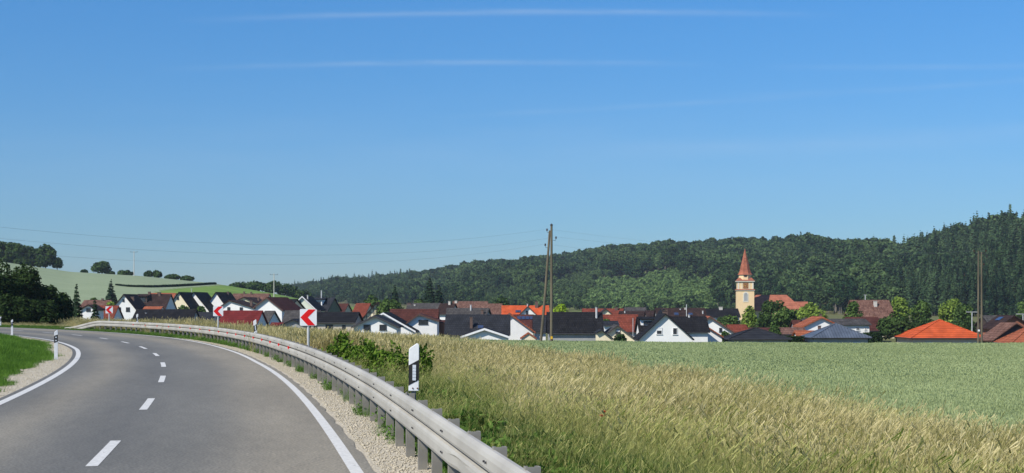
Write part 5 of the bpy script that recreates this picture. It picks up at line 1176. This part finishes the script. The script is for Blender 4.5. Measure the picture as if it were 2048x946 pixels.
# ------------------------------------------------------------------ grass, wheat, stones
def tuft(seed, n, rad, h0, h1, wid, lean, head=0.0, headw=0.02, headl=.12, upright=.0):
    r = np.random.default_rng(seed); V = []; Q = []
    ang = r.uniform(0, 2 * math.pi, n); rr = rad * np.sqrt(r.uniform(0, 1, n)); bx, by = np.cos(ang) * rr, np.sin(ang) * rr
    hgt = r.uniform(h0, h1, n); la = r.normal(0.0, 1.15, n); ln = r.uniform(.1, 1, n) * lean * hgt; fa = r.uniform(0, math.pi, n)
    for i in range(n):
        w_ = wid * r.uniform(.6, 1.3); dx, dy = math.cos(fa[i]) * w_ / 2, math.sin(fa[i]) * w_ / 2; b0 = len(V)
        for k, t in enumerate((0, .45, .8, 1.0)):
            q = ln[i] * t ** 2; z = hgt[i] * (t - .12 * t * t * lean); ww = (1, .8, .5, .12)[k]
            cx, cy = bx[i] + math.cos(la[i]) * q, by[i] + math.sin(la[i]) * q
            V += [(cx - dx * ww, cy - dy * ww, z), (cx + dx * ww, cy + dy * ww, z)]
        Q += [(b0 + 2 * k, b0 + 2 * k + 1, b0 + 2 * k + 3, b0 + 2 * k + 2) for k in range(3)]
        if r.random() < head:
            for m_ in range(2):
                b1 = len(V); f2 = r.uniform(0, math.pi); dx2, dy2 = math.cos(f2) * headw / 2, math.sin(f2) * headw / 2
                q0 = ln[i] * .92; q1 = ln[i] * 1.12 + headl * .07 * r.uniform(-1, 1); z0 = hgt[i] * .93 ; z1 = z0 + headl * r.uniform(.5, 1)
                c0 = (bx[i] + math.cos(la[i]) * q0, by[i] + math.sin(la[i]) * q0); c1 = (bx[i] + math.cos(la[i]) * q1, by[i] + math.sin(la[i]) * q1)
                V += [(c0[0] - dx2 * .4, c0[1] - dy2 * .4, z0), (c0[0] + dx2 * .4, c0[1] + dy2 * .4, z0), (c1[0] + dx2, c1[1] + dy2, z1), (c1[0] - dx2 * .6, c1[1] - dy2 * .6, z1 * .99)]
                Q.append((b1, b1 + 1, b1 + 2, b1 + 3))
    return np.array(V), np.array(Q)
def sampler(n, u0, u1, d0, d1, pw):
    u = rng.uniform(u0, u1, n); q = rng.uniform(0, 1, n); d = d0 + (d1 - d0) * q ** pw; return at(u, d), d
def pn(x, y, sc, ph=0):
    return (np.sin(x * sc + ph) * np.cos(y * sc * .8 + ph * 1.7) + .6 * np.sin(x * sc * 2.3 + y * sc * 1.9 + ph) + .4 * np.cos(x * sc * 4.1 - y * sc * 3.3 + ph * 2)) / 2
# meadow
ms = []
for i in range(4): V, Q = tuft(400 + i, 130, .45, .40, 1.08, .0030, .60, head=.6, headw=.008, headl=.13); ms.append(npmesh('tan', V, Q, [MAT['tan_grass']]))       # 0-3
for i in range(4): V, Q = tuft(410 + i, 125, .45, .30, .92, .0038, .66, head=.3, headw=.007, headl=.10); ms.append(npmesh('olive', V, Q, [MAT['olive_grass']]))  # 4-7
for i in range(4): V, Q = tuft(420 + i, 100, .36, .18, .60, .0062, .75); ms.append(npmesh('green', V, Q, [MAT['green_grass']]))                                     # 8-11
for i in range(3): V, Q = tuft(430 + i, 90, .60, .40, 1.04, .010, .6, head=.7, headw=.018, headl=.2); ms.append(npmesh('tanfar', V, Q, [MAT['tan_grass']]))      # 12-14
for i in range(3): V, Q = tuft(440 + i, 85, .55, .30, .85, .013, .65); ms.append(npmesh('olivefar', V, Q, [MAT['olive_grass']]))                                  # 15-17
for i in range(3):                                                                                                                                               # 18-20 leafy weeds
    n = 130; P = np.stack([rng.normal(0, .16, n), rng.normal(0, .16, n), rng.uniform(.03, .46, n)], 1); V, Q = leaf_quads(P, rng.normal(size=(n, 3)) + np.array([0, 0, .8]), .048 * rng.uniform(.6, 1.5, n), rng, 1.5); ms.append(npmesh('weed', V, Q, [MAT['green_grass']]))
mcol = variant_collection('meadow_plants', ms)
x1, y1 = sampler(30000, 560, 2320, 7, 46, 1.6); x2, y2 = sampler(38000, 150, 2250, 44, 135, 1.25); x3, y3 = sampler(9000, -60, 700, 80, 185, 1.0)
X = np.concatenate([x1, x2, x3]); Y = np.concatenate([y1, y2, y3]); s_, o_ = road_st(X, Y); t = o_ - wr(s_); 
wbx = np.interp(Y, WB_U[:, 1], WB_U[:, 0]); dcx = np.interp(ucol(X, Y), *DCU)
edge_j = rng.normal(0, .35, len(X))
ok = (t > 1.05) & (X < wbx + edge_j + .2) & (Y < dcx + 14)
# thin out: keep density near 9 / m2 close by, 4 / m2 far away
X, Y, t, s_ = X[ok], Y[ok], t[ok], s_[ok]; m = len(X); wbx = wbx[ok]
g = pn(X, Y, .55, 1) + rng.normal(0, .45, m); far = Y > 42
greenb = t < (2.1 + 1.3 * pn(X, Y, .9, 4) + np.interp(Y, [8, 16, 26, 45, 70, 110], [2.0, 1.2, .4, .0, -.6, -.8]))
vi = np.where(g > np.interp(Y, [8, 18, 28, 45, 60], [.45, .25, .05, -.35, -.8]) - .35 * np.exp(-np.maximum(wbx - X, 0) / 1.2) + .45 * pn(X, Y, .9, 9), np.where(far, rng.integers(12, 15, m), rng.integers(0, 4, m)), np.where(far, rng.integers(15, 18, m), rng.integers(4, 8, m)))
vi = np.where(greenb, np.where(far, rng.integers(15, 18, m), np.where(rng.random(m) < .45, rng.integers(18, 21, m), rng.integers(8, 12, m))), vi)
greenb |= (Y > 20) & (Y < 44) & (t < 3.4)
greenb |= (s_ > 98) & (X < -36)
weedy = ~greenb & ~far & (pn(X, Y, 1.7, 11) > .42)
vi = np.where(weedy, rng.choice([8, 9, 10, 18, 19, 4, 5], m), vi)
vi = np.where(greenb & (vi < 8), rng.integers(8, 12, m), vi)
vi = np.where(~greenb & ~far & (rng.random(m) < .25), rng.integers(8, 12, m), vi)
vi = np.where(greenb & ~far & (rng.random(m) < .10), rng.integers(4, 8, m), vi)
sc = rng.uniform(.7, 1.08, m) * np.where(greenb, np.interp(t, [1, 2, 4], [.55, 1.0, 1.15]), 1) * (.90 + .22 * pn(X, Y, .7, 2) + .08 * pn(X, Y, 2.3, 6))
sc = np.where(far & greenb, sc * .55, sc)
tn = .18 * pn(X, Y, .8, 3) + rng.normal(0, .14, m) + np.where(greenb & far, -.1, 0) + np.where(greenb & ~far, -.12, 0)
tlt = np.zeros((m, 3)); tlt[:, 2] = rng.uniform(0, 6.28, m)
P = np.stack([X, Y, tz(X, Y) - .02], 1)
print('meadow', m)
scatter('meadow_grass', P, sc, vi, mcol, tn, 'tall dry meadow grass with green patches between the guard rail and the wheat field', 'grass', wind=True)
# wheat
ws = []
for i in range(4): V, Q = tuft(500 + i, 110, .62, .58, .76, .011, .12, head=.8, headw=.020, headl=.09); ws.append(npmesh('w', V, Q, [MAT['wheat']]))
for i in range(3): V, Q = tuft(510 + i, 70, .85, .58, .76, .030, .14, head=.8, headw=.045, headl=.10); ws.append(npmesh('wf', V, Q, [MAT['wheat']]))
wcol = variant_collection('wheat_plants', ws)
x1, y1 = sampler(15000, 850, 2400, 14, 52, 1.5); x2, y2 = sampler(21000, 850, 2400, 50, 128, 1.2)
X = np.concatenate([x1, x2]); Y = np.concatenate([y1, y2]); wbx = np.interp(Y, WB_U[:, 1], WB_U[:, 0]); dcx = np.interp(ucol(X, Y), *DCU)
ok = (X > wbx + .45 + rng.normal(0, .15, len(X))) & (Y < dcx + 6); X, Y = X[ok], Y[ok]; m = len(X)
vi = np.where(Y > 50, rng.integers(4, 7, m), rng.integers(0, 4, m)); tn = .10 * pn(X, Y * .5, .25, 5) + rng.normal(0, .09, m); sc = rng.uniform(.88, 1.06, m) * (1 + .04 * pn(X, Y, .5, 7))
print('wheat', m)
scatter('wheat', np.stack([X, Y, tz(X, Y) - .02], 1), sc, vi, wcol, tn, 'even pale green wheat field stretching to the village', 'wheat')
# verge grass inside the bend and around the posts
ls = []
for i in range(4): V, Q = tuft(600 + i, 60, .30, .08, .22, .010, .6); ls.append(npmesh('l', V, Q, [MAT['lawn']]))
lcol = variant_collection('verge_plants', ls)
X, Y = sampler(24000, -260, 230, 24, 128, 1.5); s_, o_ = road_st(X, Y); t = -o_ - wl(s_); thr = np.interp(s_, [0, 30, 50, 70, 90], [1.05, 1.15, 1.05, .75, .5]) + .28 * pn(X, Y, 1.3, 2) + .2 * np.sin(s_ * .31)
ok = (t > thr + rng.exponential(.12, len(X)) - .15); X, Y, t = X[ok], Y[ok], t[ok]; m = len(X)
scatter('verge_grass', np.stack([X, Y, tz(X, Y)], 1), rng.uniform(.7, 1.5, m) * np.interp(t, [1.6, 3], [.6, 1.15]), rng.integers(0, 4, m), lcol, .2 * pn(X, Y, .7, 1) + rng.normal(0, .12, m), 'short lush verge grass on the inside of the bend', 'grass')
n = 17000; s_ = rng.uniform(-12, 122, n); tt = rng.uniform(.35, 1.5, n); prob = np.where(tt > .95 - .35 * ss(25, 62, s_), .75, 0) * np.interp(s_, [-12, 20, 40], [.7, .8, 1]); prob = np.maximum(prob, ss(58, 76, s_) * .9)
prob = np.where((pn(s_ * 2, tt * 3, .8, 3) > .35) & (tt > .7) & (s_ > 2), np.maximum(prob, .35), prob)
ok = rng.random(n) < prob; s_, tt = s_[ok], tt[ok]; P = rp(s_, wr(s_) + tt); P[:, 2] = -.02; m = len(P)
vi = np.where(rng.random(m) < .35, rng.integers(18, 21, m), rng.integers(8, 12, m))
scatter('weeds', P, rng.uniform(.25, .75, m) * np.interp(tt, [.4, 1.3], [.5, 1.0]) * np.interp(s_, [0, 60, 110], [1, .9, .7]), vi, mcol, rng.normal(0, .12, m), 'green weeds and grass growing around the guard rail posts', 'weeds')
# limestone chips
cs = []
for i in range(5):
    r = np.random.default_rng(700 + i); c8 = np.array([[a, b_, c_] for c_ in (-1, 1) for b_ in (-1, 1) for a in (-1, 1)], float) * r.uniform(.6, 1, (8, 3)) * np.array([1, .8, .55]); cs.append(npmesh('chip', c8 * .5, np.array([(0, 2, 3, 1), (4, 5, 7, 6), (0, 1, 5, 4), (1, 3, 7, 5), (3, 2, 6, 7), (2, 0, 4, 6)]), [MAT['stone']]))
ccol = variant_collection('limestone_chips', cs)
n = 15000; s_ = -10 + 65 * rng.uniform(0, 1, n) ** 1.3; tt = rng.uniform(.28, 1.05, n); P1 = rp(s_, wr(s_) + tt)
s2 = rng.uniform(8, 70, 9000); tt2 = rng.uniform(.25, 1.9, 9000); P2 = rp(s2, -wl(s2) - tt2); P = np.vstack([P1, P2]); P[:, 2] = -.006; m = len(P)
scatter('gravel_chips', P, rng.uniform(.008, .032, m) * (1 + (rng.random(m) > .97) * .8), rng.integers(0, 5, m), ccol, rng.normal(0, .1, m), 'loose limestone chips on the road shoulders', 'gravel')
# two poppies
for u, d, row, lab in ((1209, 17.5, 826, 'red poppy, upper of the two in the grass'), (1203, 16.8, 834, 'red poppy, lower of the two in the grass')):
    x = at(u, d); z0 = tzf(x, d); zt = zat(row, d) - z0; e = empty('poppy', (x, d, z0)); tag(e, lab, 'flower', 'poppies in the meadow')
    b = MB(); b.tube([(0, 0, 0), (.02, 0, zt * .6), (0, 0, zt)], .003, 5); b.build('stem', MAT['hedge_leaf'], e)
    b = MB()
    for k in range(4):
        a = k * math.pi / 2; ca, sa = math.cos(a), math.sin(a); b.add([(0, 0, zt), (ca * .03 - sa * .022, sa * .03 + ca * .022, zt + .018), (ca * .042, sa * .042, zt + .03), (ca * .03 + sa * .022, sa * .03 - ca * .022, zt + .018)], [(0, 1, 2, 3)])
    b.build('petal', MAT['petal'], e)

# ------------------------------------------------------------------ air
hz_ = MB(); hz_.box((0, 1450, 95), (3600, 3100, 290)); 
m = bpy.data.materials.new('haze'); m.use_nodes = True; t_ = m.node_tree; t_.nodes.clear(); o_ = t_.nodes.new('ShaderNodeOutputMaterial'); v_ = t_.nodes.new('ShaderNodeVolumePrincipled')
v_.inputs['Color'].default_value = (0.72, 0.84, 1.0, 1); v_.inputs['Density'].default_value = 0.00007; v_.inputs['Anisotropy'].default_value = 0.0
t_.links.new(v_.outputs[0], o_.inputs['Volume'])
HAZE = True
if HAZE: tag(hz_.build('haze', m), 'thin blue summer haze filling the air over the valley', 'haze', kind='stuff')
